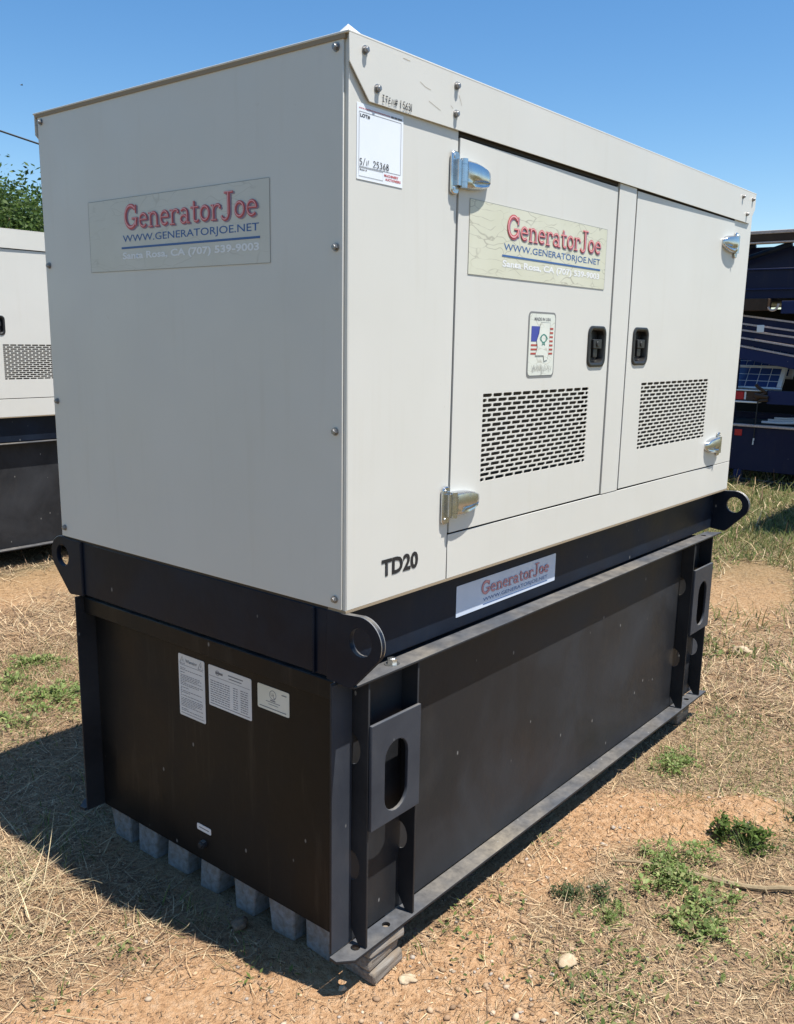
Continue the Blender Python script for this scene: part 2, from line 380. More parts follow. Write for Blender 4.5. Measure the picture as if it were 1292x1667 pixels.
def hinge(x, z, s, parent):
    """chrome strap hinge: s=+1 leaf points to +x. x = joint line"""
    mb = MB(); y0 = -.003
    P = lambda dx, y, dz: (x+s*dx, y, Z0+z+dz)
    pl = rrect(-.034, -.006, -.044, .044, .009, 4); k = len(mb.v); n_ = len(pl)
    mb.v += [P(p[0], y0, p[1]) for p in pl]+[P(p[0], y0-.003, p[1]) for p in pl]+[P((p[0]+.02)*.82-.02, y0-.0055, p[1]*.95) for p in pl]
    for q in (0, n_): mb.f += [(k+q+i, k+q+(i+1) % n_, k+q+n_+(i+1) % n_, k+q+n_+i) for i in range(n_)]
    mb.f.append(tuple(range(k+2*n_, k+3*n_)))
    for zz in (-.033, .033): mb.tube([P(-.024, y0-.005, zz), P(-.024, y0-.0068, zz)], [.0052, .0042], 10)
    mb.box(*sorted((P(-.022, 0, 0)[0], P(-.004, 0, 0)[0])), y0-.014, y0-.004, Z0+z-.026, Z0+z+.026)
    for za, zb in ((-.030, -.0185), (-.018, .018), (.0185, .030)): mb.tube([P(-.001, y0-.013, za), P(-.001, y0-.013, zb)], .0085, 12)
    secs = [(.002, .0285, .012), (.006, .029, .021), (.02, .029, .0225), (.04, .0285, .0225), (.062, .026, .0215), (.082, .022, .0195), (.098, .017, .016), (.107, .012, .011), (.111, .006, .004)]
    k0 = len(mb.v); prof = [(1, 0), (1, .45), (.96, .75), (.84, .95), (.62, 1.0), (.30, 1.03), (.0, 1.03), (-.22, .98), (-.36, .62), (-.50, .55), (-.62, .80), (-.80, .86), (-.95, .62), (-1, .4), (-1, 0)]; nn = len(prof)
    for d, h, t in secs:
        g = 1 if .03 < d < .1 else 0
        for cz, cy in prof:
            if not g and -.7 < cz < -.2: cy = .96
            mb.v.append(P(d, y0-cy*t, cz*h))
    for i in range(len(secs)-1):
        for j in range(nn-1):
            q = k0+i*nn+j; mb.f.append((q, q+1, q+nn+1, q+nn))
    mb.f.append(tuple(k0+j for j in range(nn))); mb.f.append(tuple(k0+(len(secs)-1)*nn+j for j in range(nn)))
    o = mb.build('hinge', 'chrome', parent); o.data.shade_smooth(); o.data.set_sharp_from_angle(angle=R(38))
    return o
def latch(cx, cz, parent, flip=1):
    mb = MB(); w2, h2 = .054, .0565; yo = -.0028
    rings = [(1.0, yo), (1.0, yo-.0025), (.95, yo-.0042), (.80, yo-.0035), (.76, yo-.001), (.74, yo+.019)]
    n_ = None
    for sc, y in rings:
        pts = rrect(cx-w2*sc, cx+w2*sc, Z0+cz-h2*(sc if sc > .9 else sc*1.05), Z0+cz+h2*(sc if sc > .9 else sc*1.05), .022*sc, 5)
        n_ = len(pts); mb.v += [(p[0], y, p[1]) for p in pts]
    for i in range(len(rings)-1):
        for j in range(n_): mb.f.append((i*n_+j, i*n_+(j+1) % n_, (i+1)*n_+(j+1) % n_, (i+1)*n_+j))
    k = (len(rings)-1)*n_; mb.f.append(tuple(range(k, k+n_)))
    o = mb.build('latch_cup', 'black_plastic', parent, smooth=True)
    hb = MB(); hb.box(cx-.020, cx+.030, yo-.002, yo+.010, Z0+cz-.006, Z0+cz+.020); hb.box(cx-.012, cx+.012, yo+.002, yo+.014, Z0+cz-.030, Z0+cz-.006); hb.box(cx-.034, cx-.022, yo+.004, yo+.012, Z0+cz-.035, Z0+cz+.035)
    hb.tube([(cx+.004, yo-.002, Z0+cz+.007), (cx+.004, yo-.005, Z0+cz+.007)], .008, 12)
    hb.build('latch_handle', 'black_plastic', parent, .002)
d1, px1, a1 = door(.3545, 1.1215, .112, .979, (.475, 1.018, .217, .432), (1.046, .543), True)
d2, px2, a2 = door(1.2500, 2.0455, .112, .986, (1.362, 1.922, .223, .435), (1.334, .545), False)
hinge(.3535, .905, 1, d1); hinge(.3535, .180, 1, d1); hinge(2.0475, .905, -1, d2); hinge(2.0475, .188, -1, d2)
latch(1.046, .543, d1); latch(1.334, .545, d2)

# --- skid frame
sk = MB(); sk.box(.003, .06, .040, WY-.040, Z0-.158, Z0-.007)
skid = sk.build('skid_frame', 'black_paint', gen, .003)
MB().box(.062, LX-.04, .038, .098, Z0-.1585, Z0-.0065).build('skid_rail', 'black_paint', gen, .003)
MB().box(.062, LX-.04, WY-.098, WY-.038, Z0-.1585, Z0-.0065).build('skid_rail', 'black_paint', gen, .003)
MB().box(LX-.04, LX-.02, .04, WY-.04, Z0-.158, Z0-.007).build('skid_end_beam', 'black_paint', gen, .003)
def eye(xp, sgn):
    # plate in the y-z plane; q grows outwards from the corner
    out = [(-.052, -.160), (.012, -.166), (.022, -.160)]+arcp(.042, -.058, .058, .055, -48, 92, 16)+[(0, -.006), (-.052, -.006)]
    hole = arcp(.043, -.058, .031, .031, 0, 342, 19)
    o = (xp, 0 if sgn < 0 else WY-.042, Z0); u = (0, sgn, 0)
    e = plate('lifting_eye', out, [hole], .014, o, u, Zv, (1, 0, 0), 'black_paint', gen, .0016)
    rim = MB()
    for dx in (.0015, .0125): rim.tube([(xp+dx, o[1]+sgn*p[0], Z0+p[1]) for p in arcp(.042, -.058, .0578, .0548, -20, 88, 14)], .0011, 5)
    rim.build('worn_sunlit_rim', 'bright_rim_metal', e)  # bare worn metal, set brighter to stand in for sun on the rim
for xp in (-.002, LX-.026):
    for s in (-1, 1): eye(xp, s)
for yy in (.092, WY-.092): MB().tube([(.0, yy, Z0-.156), (.0, yy, Z0-.01)], .004, 6).build('weld_bead', 'black_paint', gen)

# --- fuel tank
T0, T1 = -.165, -.815
tank = MB().box(.06, 2.085, .034, 1.006, Z0+T1+.02, Z0-.175).build('fuel_tank', 'tank_paint', gen, .002)
MB().box(.045, .0598, .034, 1.006, Z0+T1-.002, Z0-.172).build('tank_end_panel', 'tank_end_shade_paint', tank, .002)
MB().box(.012, .0445, .0335, 1.0065, Z0-.215, Z0-.170).build('tank_lip', 'tank_end_shade_paint', tank, .002)
for y in (.028, 1.007): MB().box(-.012, 2.148, y, y+.005, Z0+T1, Z0+T0).build('side_sheet', 'tank_paint', tank, .001)
for s, y in ((1, .027), (-1, 1.013)):
    f = lambda d: y-s*d
    pts = [(.004, .027-.072), (-.0, .027), (.0, .030), (2.12, .030), (2.125, .02), (2.155, -.022), (.03, -.024)] if False else None
    def fp(z, t, pts_, holes, nm):
        o = plate(nm, [(p[0], p[1]) for p in pts_], holes, t, (0, y, Z0+z), (1, 0, 0), (0, -s, 0), (0, 0, -s*1.0) if s > 0 else (0, 0, 1), 'tank_paint', tank, .0012)
        return o
    h1 = arcp(2.03, .022, .010, .010, 0, 340, 12); hb1 = arcp(.045, .022, .011, .011, 0, 340, 12); hb2 = arcp(.155, .022, .010, .010, 0, 340, 12); hb3 = arcp(2.0, .022, .010, .010, 0, 340, 12)
    fp(T0+.005, .006, [(.010, .0), (2.10, 0), (2.145, .050), (.002, .052), (.0, .045)], [h1], 'top_flange')
    fp(T1-.001, .008, [(-.018, .0), (2.115, 0), (2.140, .049), (.012, .051), (-.020, .022)], [hb1, hb2, hb3], 'base_flange')
bolt((.160, .004, Z0-.160), (0, 0, 1), tank, BIGB, 1.1); bolt((.160, .004, Z0-.172), (0, 0, -1), tank, BIGB, .6)
def gusset(x):
    b, t = T1+.0012, T0-.003; g0, g1 = 0, .046   # along -y from the sheet
    out = [(g0+.022, b), (g1, b), (g1, t), (g0+.012, t), (g0, t-.02)]
    for zc in (-.335, -.62):
        out += [(g0, zc+.036)]+[(g0+p[0], p[1]) for p in arcp(0, zc, .024, .036, 80, -80, 8)]+[(g0, zc-.036)]
    out += [(g0, b+.035)]
    plate('gusset', out, [], .006, (x-.003, .0275, Z0), (0, -1, 0), Zv, (1, 0, 0), 'tank_paint', tank, .0008)
for gx in (.0575, .230, 1.893, 2.070): gusset(gx)
for xa, xb in ((.057, .2305), (1.893, 2.0705)):
    plate('lift_plate', [(xa, -.268), (xa, -.520), (xb, -.520), (xb, -.268)], [slot((xa+xb)/2, -.412, .082, .172)], .009,
          (0, -.019, Z0), SU, SV, SN, 'plate_paint', tank, .0016)
for xa, xb in ((-.012, .052), (2.076, 2.146)): MB().box(xa, xb, .0262, .0278, Z0+T1+.0015, Z0+T0-.004).build('corner_strip', 'plate_paint', tank)
dr = MB(); dr.tube([(.045, .543, Z0-.765), (.034, .543, Z0-.765)], .011, 12); dr.tube([(.034, .543, Z0-.765), (.028, .543, Z0-.765)], .007, 6)
dr.build('drain_plug', 'tank_paint', tank)

# --- decals on the generator
def sticker(name, face, x0, x1, z0, z1, film_, t=.0012, r=.004, label=None):
    o, u, v, n, = face; p = plate(name, rrect(x0, x1, z0, z1, r, 3), [], t, o, u, v, n, film_, gen)
    if label: p['label'] = label
    return p
FS = ((0, -.0003, Z0), SU, SV, SN)               # long side fixed panels
FE = ((-.0042, 0, Z0), EU, EV, EN)               # end panel (u = -y)
FT = ((.0448, 0, Z0), EU, EV, EN)                # tank end panel
FR = ((0, .0378, Z0), SU, SV, SN)                # skid rail
ca, sa = math.cos(a1), math.sin(a1)
FD = ((px1*(1-ca)+.0027*sa, -px1*sa-.0027*ca, Z0), (ca, sa, 0), SV, (sa, -ca, 0))   # door 1 plane
def at(face, x, z): return Vector(face[0])+Vector(face[1])*x+Vector(face[2])*z
def big_decal(face, x0, x1, z0, z1, film_, red, pink):
    s = sticker('brand_decal', face, x0, x1, z0, z1, film_, .001, .002); w_, h_ = x1-x0, z1-z0
    args = (face[1], face[2], face[3])
    joe_word(at(face, x0+.23*w_, z0+.565*h_), *args, .72*w_, .34*h_, s, red, pink, 'ink_shadow', .0014)
    text('web_lettering', 'WWW.GENERATORJOE.NET', at(face, x0+.215*w_, z0+.365*h_), *args, 'ink_blue', s, .125*h_, .735*w_, .004, .0014)
    mb = MB(); ribbon(mb, [(.205*w_, .315*h_), (.955*w_, .315*h_)], .014*h_*2, at(face, x0, z0), *args, .0016); mb.build('rule', 'ink_blue', s)
    text('phone_lettering', 'Santa Rosa, CA (707) 539-9003', at(face, x0+.21*w_, z0+.13*h_), *args, 'ink_white', s, .125*h_, .74*w_, .03, .0014)
    mb = MB()
    for q in ([(0, 0), (w_, 0)], [(0, h_), (w_, h_)], [(0, 0), (0, h_)], [(w_, 0), (w_, h_)]): ribbon(mb, q, .0008, at(face, x0, z0), *args, .0011+.00004*len(mb.f))
    mb.build('decal_edge', 'ink_outline', s)
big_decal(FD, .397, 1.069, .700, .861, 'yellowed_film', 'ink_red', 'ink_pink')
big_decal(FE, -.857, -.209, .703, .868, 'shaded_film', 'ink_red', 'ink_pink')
RD = .052   # decal on the skid rail
rd = sticker('rail_decal', FR, .398+RD, .892+RD, -.127, -.046, 'silver_film', .001, .002); ar = FR[1:]
joe_word(at(FR, .398+RD+.110, -.091), *ar, .345, .036, rd, 'ink_faded', 'ink_pink', 'ink_shadow', .0014)
text('web_lettering', 'WWW.GENERATORJOE.NET', at(FR, .398+RD+.120, -.1135), *ar, 'ink_blue', rd, .0125, .33, .004, .0014)
mb = MB(); ribbon(mb, [(.115, .009), (.445, .009)], .0022, at(FR, .398+RD+.005, -.127), *ar, .0016); mb.build('rule', 'ink_blue', rd)
t = text('model_lettering', 'TD20', at(FS, .113, .050), SU, SV, SN, 'ink_black', gen, .039, .128, .038, .0007)
# lot sheet
lot = sticker('lot_sheet', FS, .023, .161, .851, .986, 'white_film', .0008, .001)
def bars(name, parent, face, rows, mat_, lift=.0011):
    if name != 'small_print':
        for i, (xa, xb, z, hgt) in enumerate(rows): mb = MB(); ribbon(mb, [(xa, z), (xb, z)], hgt, face[0], face[1], face[2], face[3], lift+(i % 5)*5e-5); mb.build(name, mat_, parent)
        return
    mb = MB()
    for i, (xa, xb, z, hgt) in enumerate(rows): ribbon(mb, [(xa, z), (xb, z)], hgt, face[0], face[1], face[2], face[3], lift+(i % 5)*5e-5)
    mb.build(name, mat_, parent)['kind'] = 'stuff'
text('web_lettering', 'www.machineryauctioneers.com', at(FS, .028, .9755), SU, SV, SN, 'ink_red', lot, .0045, .092, .012, .0012)
bars('small_print', lot, FS, [(.1225, .131, .9775, .0035), (.1325, .142, .9775, .0035), (.1435, .156, .9775, .0035)], 'ink_grey')
fx = lambda pts: pts
bars('frame_line', lot, FS, [(.029, .154, .9715, .0008), (.029, .154, .8745, .0008)], 'ink_grey')
for ln in ([(.029, .9715), (.029, .8745)], [(.154, .9715), (.154, .8745)], [(.029, .8725), (.100, .8725), (.100, .857), (.029, .857), (.029, .8725)]): strokes('frame_line', [ln], .0008, FS[0], SU, SV, SN, 'ink_grey', lot)
text('lot_lettering', 'LOT#', at(FS, .032, .9615), SU, SV, SN, 'ink_black', lot, .0068, .028, .03, .0012)
text('buyer_lettering', 'Buyer #', at(FS, .032, .8665), SU, SV, SN, 'ink_black', lot, .004, .020, .02, .0012)
text('logo_lettering', 'MACHINERY', at(FS, .104, .8655), SU, SV, SN, 'ink_red', lot, .0048, .044, .03, .0012)
text('logo_lettering', 'AUCTIONEERS', at(FS, .107, .8585), SU, SV, SN, 'ink_red', lot, .0048, .048, .03, .0012)
HW = {'S': [arcp(.25, .75, .2, .22, 40, 270, 8)+arcp(.22, .3, .22, .26, 80, -140, 8)], '/': [[(.0, -.1), (.4, 1.1)]], 'N': [[(0, 0), (.08, .8), (.3, .1), (.45, .9)]],
      '2': [arcp(.25, .72, .22, .24, 160, -40, 7)+[(0, 0), (.5, .05)]], '5': [[(.48, 1.0), (.1, .95), (.08, .6)]+arcp(.22, .32, .24, .3, 110, -140, 8)],
      '3': [arcp(.22, .75, .2, .22, 140, -80, 7)+arcp(.2, .28, .25, .28, 80, -150, 8)], '6': [[(.4, 1), (.12, .6)]+arcp(.25, .26, .22, .26, 160, -200, 12)],
      '8': [arcp(.25, .75, .17, .22, -80, 280, 10)+arcp(.25, .26, .23, .27, 90, -270, 12)], '1': [[(.12, 1.05), (.1, -.05)]], 'I': [[(0, 1), (.4, 1)], [(.2, 1), (.2, 0)], [(0, 0), (.42, 0)]],
      'T': [[(0, .95), (.5, 1)], [(.25, 1), (.22, 0)]], 'E': [[(.4, .9), (.08, .85), (.06, 0), (.42, .05)], [(.08, .45), (.35, .5)]], 'M': [[(0, 0), (.1, .8), (.28, .2), (.45, .85), (.52, 0)]],
      '#': [[(.15, 0), (.25, 1)], [(.4, 0), (.5, 1)], [(0, .33), (.6, .36)], [(.05, .68), (.62, .7)]]}
def handwrite(nm, s, x, z, h_, adv, wd, face, parent, slope=0):
    ls = []
    for c in s:
        if c != ' ':
            for st in HW[c]: ls.append([(x+p[0]*adv*1.5, z+p[1]*h_) for p in st])
        x += adv; z += slope*adv
    strokes(nm, ls, wd, face[0], face[1], face[2], face[3], 'ink_black', parent, .0014)
handwrite('pen_note', 'S/N 25368', .031, .8775, .0115, .0098, .0016, FS, gen)
FRF = ((0, -.0068, Z0), SU, SV, SN)
handwrite('pen_note', 'ITEM#', .088, .9985, .0115, .0092, .0016, FRF, gen); handwrite('pen_note', '15631', .142, .997, .0135, .0085, .0017, FRF, gen)
# state sticker on the door
ms = sticker('state_sticker', FD, .670, .807, .464, .628, 'ink_outline', .0008, .012)
fD = FD[0]; D3 = FD[1:]
inner = plate('sticker_face', rrect(.675, .802, .469, .623, .010, 3), [], .0006, Vector(fD)+Vector(FD[3])*.0008, *D3, 'cream_film', ms)
text('top_lettering', 'MADE IN USA', at(FD, .697, .606), *D3, 'ink_grey', ms, .008, .082, .02, .0018)
FD2 = (tuple(Vector(fD)+Vector(FD[3])*.0016), FD[1], FD[2], FD[3])
bars('flag_union', ms, FD2, [(.684, .735, .573, .038)], 'ink_navy', .0002)
bars('flag_stripe', ms, FD2, [(.684, .724, .545-i*.0105, .0045) for i in range(3)]+[(.752, .794, .587-i*.0105, .0045) for i in range(7)], 'ink_brick', .0002)
st = [(.729, .602), (.775, .602), (.774, .53), (.768, .508), (.752, .505), (.748, .519), (.707, .519), (.716, .540), (.711, .556), (.721, .574), (.724, .590)]
plate('state_shape', st, [], .0004, Vector(FD2[0])+Vector(FD[3])*.0006, *D3, 'cream_film', ms)
strokes('state_outline', [st+[st[0]]], .0009, FD2[0], *D3, 'ink_grey', ms, .0012)
strokes('state_emblem', [arcp(.745, .562, .013, .010, 0, 360, 14), [(.735, .570), (.726, .562), (.732, .556)], [(.755, .570), (.764, .562), (.757, .556)], [(.740, .552), (.737, .545), (.745, .549), (.752, .545), (.750, .552)]], .0032, FD2[0], *D3, 'ink_green', ms, .0013)
wav = [[(.693+i*.009, .484+.011*(i % 2)), (.697+i*.009, .476+.004*(i % 3)), (.700+i*.009, .492)] for i in range(11)]
strokes('script_lettering', wav+[[(.690, .494), (.697, .480), (.702, .497), (.708, .480)], [(.736, .476), (.740, .470), (.745, .49)]], .0011, FD2[0], *D3, 'ink_grey', ms, .0010)
# tank labels
def tank_label(y0, y1, z0, z1, film_): return sticker('tank_label', FT, -y0, -y1, z0, z1, film_, .001, .004)
l1 = tank_label(.626, .521, -.420, -.251, 'label_film')
text('warning_lettering', 'Warning', at(FT, -.597, -.274), *FT[1:], 'ink_grey', l1, .012, .046, .02, .0013)
for xx in (-.620, -.546): strokes('warning_triangle', [[(xx, -.276), (xx+.020, -.276), (xx+.010, -.257), (xx, -.276)], [(xx+.010, -.264), (xx+.010, -.271)]], .0018, FT[0], *FT[1:], 'ink_grey', l1)
bars('rule', l1, FT, [(-.620, -.527, -.2795, .0012), (-.620, -.527, -.4125, .0014)], 'ink_grey')
r_ = random.Random(4); rows = []
z = -.288
while z > -.405:
    full = r_.random(); xe = -.619+.09*(full if r_.random() < .35 else .93+.07*full); xa = -.619
    while xa < xe:
        wl = r_.uniform(.004, .013); rows.append((xa, min(xa+wl, xe), z, .0018)); xa += wl+.0018
    z -= .0044 if r_.random() < .75 else .0075
bars('small_print', l1, FT, rows, 'ink_grey')
l2 = tank_label(.505, .345, -.360, -.252, 'label_film'); rows = []
for i in range(10):
    z = -.292-i*.006
    for xa, xb in ((-.498, -.425), (-.412, -.395), (-.385, -.358)):
        x = xa
        while x < xb: wl = r_.uniform(.005, .014); rows.append((x, min(x+wl, xb), z, .0022)); x += wl+.002
bars('small_print', l2, FT, rows, 'ink_grey')
bars('rule', l2, FT, [(-.503, -.350, -.280, .0012), (-.500, -.352, -.353, .0018), (-.430, -.375, -.264, .003), (-.428, -.380, -.272, .0025), (-.478, -.45, -.268, .006)], 'ink_grey')
strokes('logo_ring', [arcp(-.470, -.268, .007, .006, 0, 330, 12)], .0016, FT[0], *FT[1:], 'ink_grey', l2)
l3 = tank_label(.323, .215, -.314, -.253, 'yellow_label')
strokes('listing_mark', [arcp(-.270, -.272, .011, .011, 0, 360, 18), [(-.276, -.267), (-.276, -.273), (-.272, -.275), (-.2695, -.272), (-.2695, -.267)], [(-.267, -.270), (-.267, -.279), (-.262, -.279)]], .0016, FT[0], *FT[1:], 'ink_grey', l3)
bars('small_print', l3, FT, [(-.279, -.261, -.2865, .003), (-.294, -.246, -.291, .0018), (-.285, -.252, -.297, .0015), (-.316, -.225, -.307, .0022), (-.24, -.224, -.264, .0025)], 'ink_grey')
l4 = tank_label(.570, .513, -.731, -.713, 'label_film'); bars('small_print', l4, FT, [(-.561, -.521, -.722, .003)], 'ink_grey')

gen2 = copy_tree(gen, None, ('brand_decal', 'rail_decal', 'lot_sheet', 'state_sticker', 'tank_label', 'pen_note', 'model_lettering'))
gen2.location = (.08, 4.1, .05)
gen2['label'] = 'second cream generator on black tank, standing behind the decaled one'

# ------------------------------------------------------------------ numpy noise used to lay out the ground
def vnoise(x, y, s, seed=0):
    r = np.random.default_rng(seed); tb = r.random((64, 64)); xs = x*s; ys = y*s
    xi = np.floor(xs).astype(int); yi = np.floor(ys).astype(int); fx_ = xs-xi; fy = ys-yi
    fx_ = fx_*fx_*(3-2*fx_); fy = fy*fy*(3-2*fy)
    g = lambda a, b: tb[a % 64, b % 64]
    return (g(xi, yi)*(1-fx_)+g(xi+1, yi)*fx_)*(1-fy)+(g(xi, yi+1)*(1-fx_)+g(xi+1, yi+1)*fx_)*fy
def blob(x, y, cx, cy, rx, ry, a=0):
    c, s = math.cos(a), math.sin(a); dx, dy = x-cx, y-cy
    return np.exp(-(((dx*c+dy*s)/rx)**2+((-dx*s+dy*c)/ry)**2))
def height(x, y):
    x = np.asarray(x, float); y = np.asarray(y, float)
    h = (vnoise(x, y, 1.3, 1)-.5)*.03+(vnoise(x, y, 4.5, 2)-.5)*.016+(vnoise(x, y, 14, 3)-.5)*.008
    h = h+(vnoise(x, y, 34, 4)-.5)*.004
    h = h+.06*np.clip(blob(x, y, 1.36, -.36, .30, .12, -.8)*1.6+(vnoise(x, y, 9, 6)-.5)*.5-.35, 0, 1)-.02*blob(x, y, 1.16, -.28, .2, .05, -.8)
    under = np.clip(1-np.maximum(np.maximum(-.05-x, x-2.2), np.maximum(-.06-y, y-1.1))/.35, 0, 1)
    far = np.clip(np.hypot(x, y)/12, 0, 1)
    return h*(1-under)-.004*under + far*(vnoise(x, y, .25, 5)-.5)*.1
def bare(x, y):
    b = 2.2*blob(x, y, 1.32, -.31, .27, .15, -.9)+.95*blob(x, y, .55, -.1, .75, .14, 0)+2.0*blob(x, y, 4.3, .5, .8, .30, .2)
    b = b+.9*blob(x, y, -.12, .12, .38, .22, -.9)+.8*blob(x, y, .95, -.72, .2, .12, -.8)+1.6*blob(x, y, 1.45, 3.7, .8, .3, .1)+.7*blob(x, y, .25, -.35, .25, .15, .5)
    b = b+1.0*blob(x, y, -.40, .20, .40, .17, -.9)
    return b+(vnoise(x, y, 2.1, 21)-.5)*.55+(vnoise(x, y, 7, 22)-.5)*.35
# ------------------------------------------------------------------ ground sheet
def axis(lo, hi, d, far, g=1.13):
    a = list(np.arange(lo, hi+d/2, d)); s = d; p = hi; q = lo; pre = []
    while p < far: s *= g; p += s; a.append(p)
    s = d
    while q > -far: s *= g; q -= s; pre.append(q)
    return np.array(pre[::-1]+a)
gx = axis(-.9, 4.0, .022, 900); gy = axis(-1.2, 3.2, .022, 900)
GX, GY = np.meshgrid(gx, gy, indexing='ij'); GZ = height(GX, GY)
nx, ny = GX.shape; V = np.stack([GX, GY, GZ], -1).reshape(-1, 3)
i0 = (np.arange(nx-1)[:, None]*ny+np.arange(ny-1)[None]).ravel(); F = np.stack([i0, i0+ny, i0+ny+1, i0+1], -1)
def fast_mesh(name, V, F, cols=None):
    me = bpy.data.meshes.new(name); k = F.shape[1]
    me.vertices.add(len(V)); me.vertices.foreach_set('co', np.ascontiguousarray(V, np.float32).ravel())
    me.loops.add(F.size); me.loops.foreach_set('vertex_index', F.ravel().astype(np.int32))
    me.polygons.add(len(F)); me.polygons.foreach_set('loop_start', (np.arange(len(F))*k).astype(np.int32))
    if cols is not None:
        a = me.attributes.new('tint', 'FLOAT_COLOR', 'POINT'); c = np.ones((len(V), 4), np.float32); c[:, :3] = cols; a.data.foreach_set('color', c.ravel())
    me.update(calc_edges=True); me.validate(); return me
fr_ = np.hypot(V[:, 0]-.8, V[:, 1]-.4); gc = np.zeros((len(V), 3)); gc[:, 0] = np.clip(bare(V[:, 0], V[:, 1]), 0, 1); gc[:, 1] = np.clip((fr_-2.6)/2.5, 0, 1)
gm = fast_mesh('ground', V, F, gc); gm.shade_smooth()
m = mat('dirt', (.3, .2, .12), .95, spec=.15); nt = m.node_tree; b = nt.nodes['Principled BSDF']; v = coords(nt)
n1 = noise(nt, v, .9, 6, .6); n2 = noise(nt, v, 6, 8, .65); n3 = noise(nt, v, 45, 6, .7); n4 = noise(nt, v, 170, 3, .6)
clay = ramp(nt, n2, [(.28, (.27, .145, .068)), (.5, (.40, .24, .128)), (.72, (.48, .325, .195))])
straw = ramp(nt, n3, [(.25, (.17, .11, .06)), (.5, (.37, .265, .155)), (.75, (.50, .375, .23))])
c = mix(nt, ramp(nt, n1, [(.40, 0.), (.62, 1.)]), clay, straw)
c = mix(nt, ramp(nt, n3, [(.30, .75), (.46, 0.)]), c, (.115, .070, .040))
c = mix(nt, ramp(nt, n4, [(.58, 0.), (.70, .75)]), c, (.50, .37, .24))
vo = nt.nodes.new('ShaderNodeTexVoronoi'); vo.inputs['Scale'].default_value = 75; nt.links.new(v, vo.inputs['Vector'])
peb = math_n(nt, 'MULTIPLY', ramp(nt, vo.outputs['Distance'], [(.22, 1.), (.36, 0.)]), ramp(nt, n2, [(.45, 0.), (.6, 1.)]))
c = mix(nt, math_n(nt, 'MULTIPLY', peb, .6), c, mix(nt, .55, (.42, .30, .20), vo.outputs['Color'], 'SOFT_LIGHT'))
at_ = nt.nodes.new('ShaderNodeAttribute'); at_.attribute_name = 'tint'; sx_ = nt.nodes.new('ShaderNodeSeparateColor'); nt.links.new(at_.outputs['Color'], sx_.inputs[0])
bm_ = ramp(nt, math_n(nt, 'ADD', sx_.outputs[0], math_n(nt, 'MULTIPLY', math_n(nt, 'SUBTRACT', noise(nt, v, 3.3, 8, .7), .5), 1.6)), [(.34, 0.), (.85, .92)])
c = mix(nt, bm_, c, ramp(nt, n3, [(.3, (.37, .195, .092)), (.5, (.57, .335, .172)), (.7, (.65, .44, .27))]))
fm_ = math_n(nt, 'MULTIPLY', sx_.outputs[1], ramp(nt, n1, [(.35, .55), (.6, .95)]))
c = mix(nt, fm_, c, ramp(nt, n2, [(.3, (.06, .07, .025)), (.55, (.12, .125, .05)), (.75, (.20, .165, .08))]))
nt.links.new(c, b.inputs['Base Color'])
hh = math_n(nt, 'ADD', math_n(nt, 'ADD', math_n(nt, 'MULTIPLY', n3, .6), math_n(nt, 'MULTIPLY', n4, .25)), math_n(nt, 'ADD', math_n(nt, 'MULTIPLY', peb, .3), n2))
hh = math_n(nt, 'ADD', hh, math_n(nt, 'MULTIPLY', noise(nt, v, 17, 5, .7), 1.2))
nt.links.new(bump(nt, hh, 1.0, .034), b.inputs['Normal'])
gm.materials.append(m)
ground = link(bpy.data.objects.new('ground', gm)); ground['kind'] = 'structure'; ground['label'] = 'dry clay ground with straw and weeds'

# ------------------------------------------------------------------ straw and grass
def tint_mat(name, rough=.75, trans=0):
    m = mat(name, (.3, .25, .1), rough, spec=.25); nt = m.node_tree; b = nt.nodes['Principled BSDF']
    a = nt.nodes.new('ShaderNodeAttribute'); a.attribute_name = 'tint'; nt.links.new(a.outputs['Color'], b.inputs['Base Color'])
    if trans:
        tr = nt.nodes.new('ShaderNodeBsdfTranslucent'); nt.links.new(a.outputs['Color'], tr.inputs[0])
        mx = nt.nodes.new('ShaderNodeMixShader'); mx.inputs[0].default_value = trans
        nt.links.new(b.outputs[0], mx.inputs[1]); nt.links.new(tr.outputs[0], mx.inputs[2])
        nt.links.new(mx.outputs[0], nt.nodes['Material Output'].inputs[0])
    return m
tint_mat('straw', .8); tint_mat('leaf', .55, .4)
STRAW = [(.46, .35, .20), (.38, .27, .15), (.30, .21, .12), (.52, .42, .26), (.24, .16, .09), (.40, .33, .20), (.13, .085, .055), (.19, .13, .08)]
STRAW = [(c[0]*1.17, c[1]*1.10, c[2]*1.08) for c in STRAW]
def pal(n, stops, dark=.35):
    s = np.array(stops); i = rng.integers(0, len(s), n); c = s[i]*rng.uniform(1-dark, 1.15, (n, 1)); return c
def blades(px, py, L, wd, elev, col, bend=.3, segs=2, head=None):
    n = len(px); th = rng.uniform(0, 2*np.pi, n) if head is None else head
    d = np.stack([np.cos(th)*np.cos(elev), np.sin(th)*np.cos(elev), np.sin(elev)], -1)
    side = np.stack([-np.sin(th), np.cos(th), np.zeros(n)], -1)
    cur = rng.normal(0, bend, n); k = 2*(segs+1)
    base = np.stack([px, py, height(px, py)+.001+.004*rng.random(n)*(elev < .5)], -1); P = np.zeros((n, k, 3))
    for i in range(segs+1):
        t = i/segs; q = base+d*(L*t)[:, None]+side*(cur*L*t*t)[:, None]; q[:, 2] -= (elev > .5)*np.abs(cur)*L*t*t*.7
        w_ = wd*(1-.75*t); tilt = side*w_[:, None]/2
        P[:, 2*i] = q-tilt; P[:, 2*i+1] = q+tilt
    idx = np.arange(n)[:, None]*k; Fs = [idx+np.array([[2*i, 2*i+1, 2*i+3, 2*i+2]]) for i in range(segs)]
    return P.reshape(-1, 3), np.concatenate(Fs), np.repeat(col, k, axis=0)
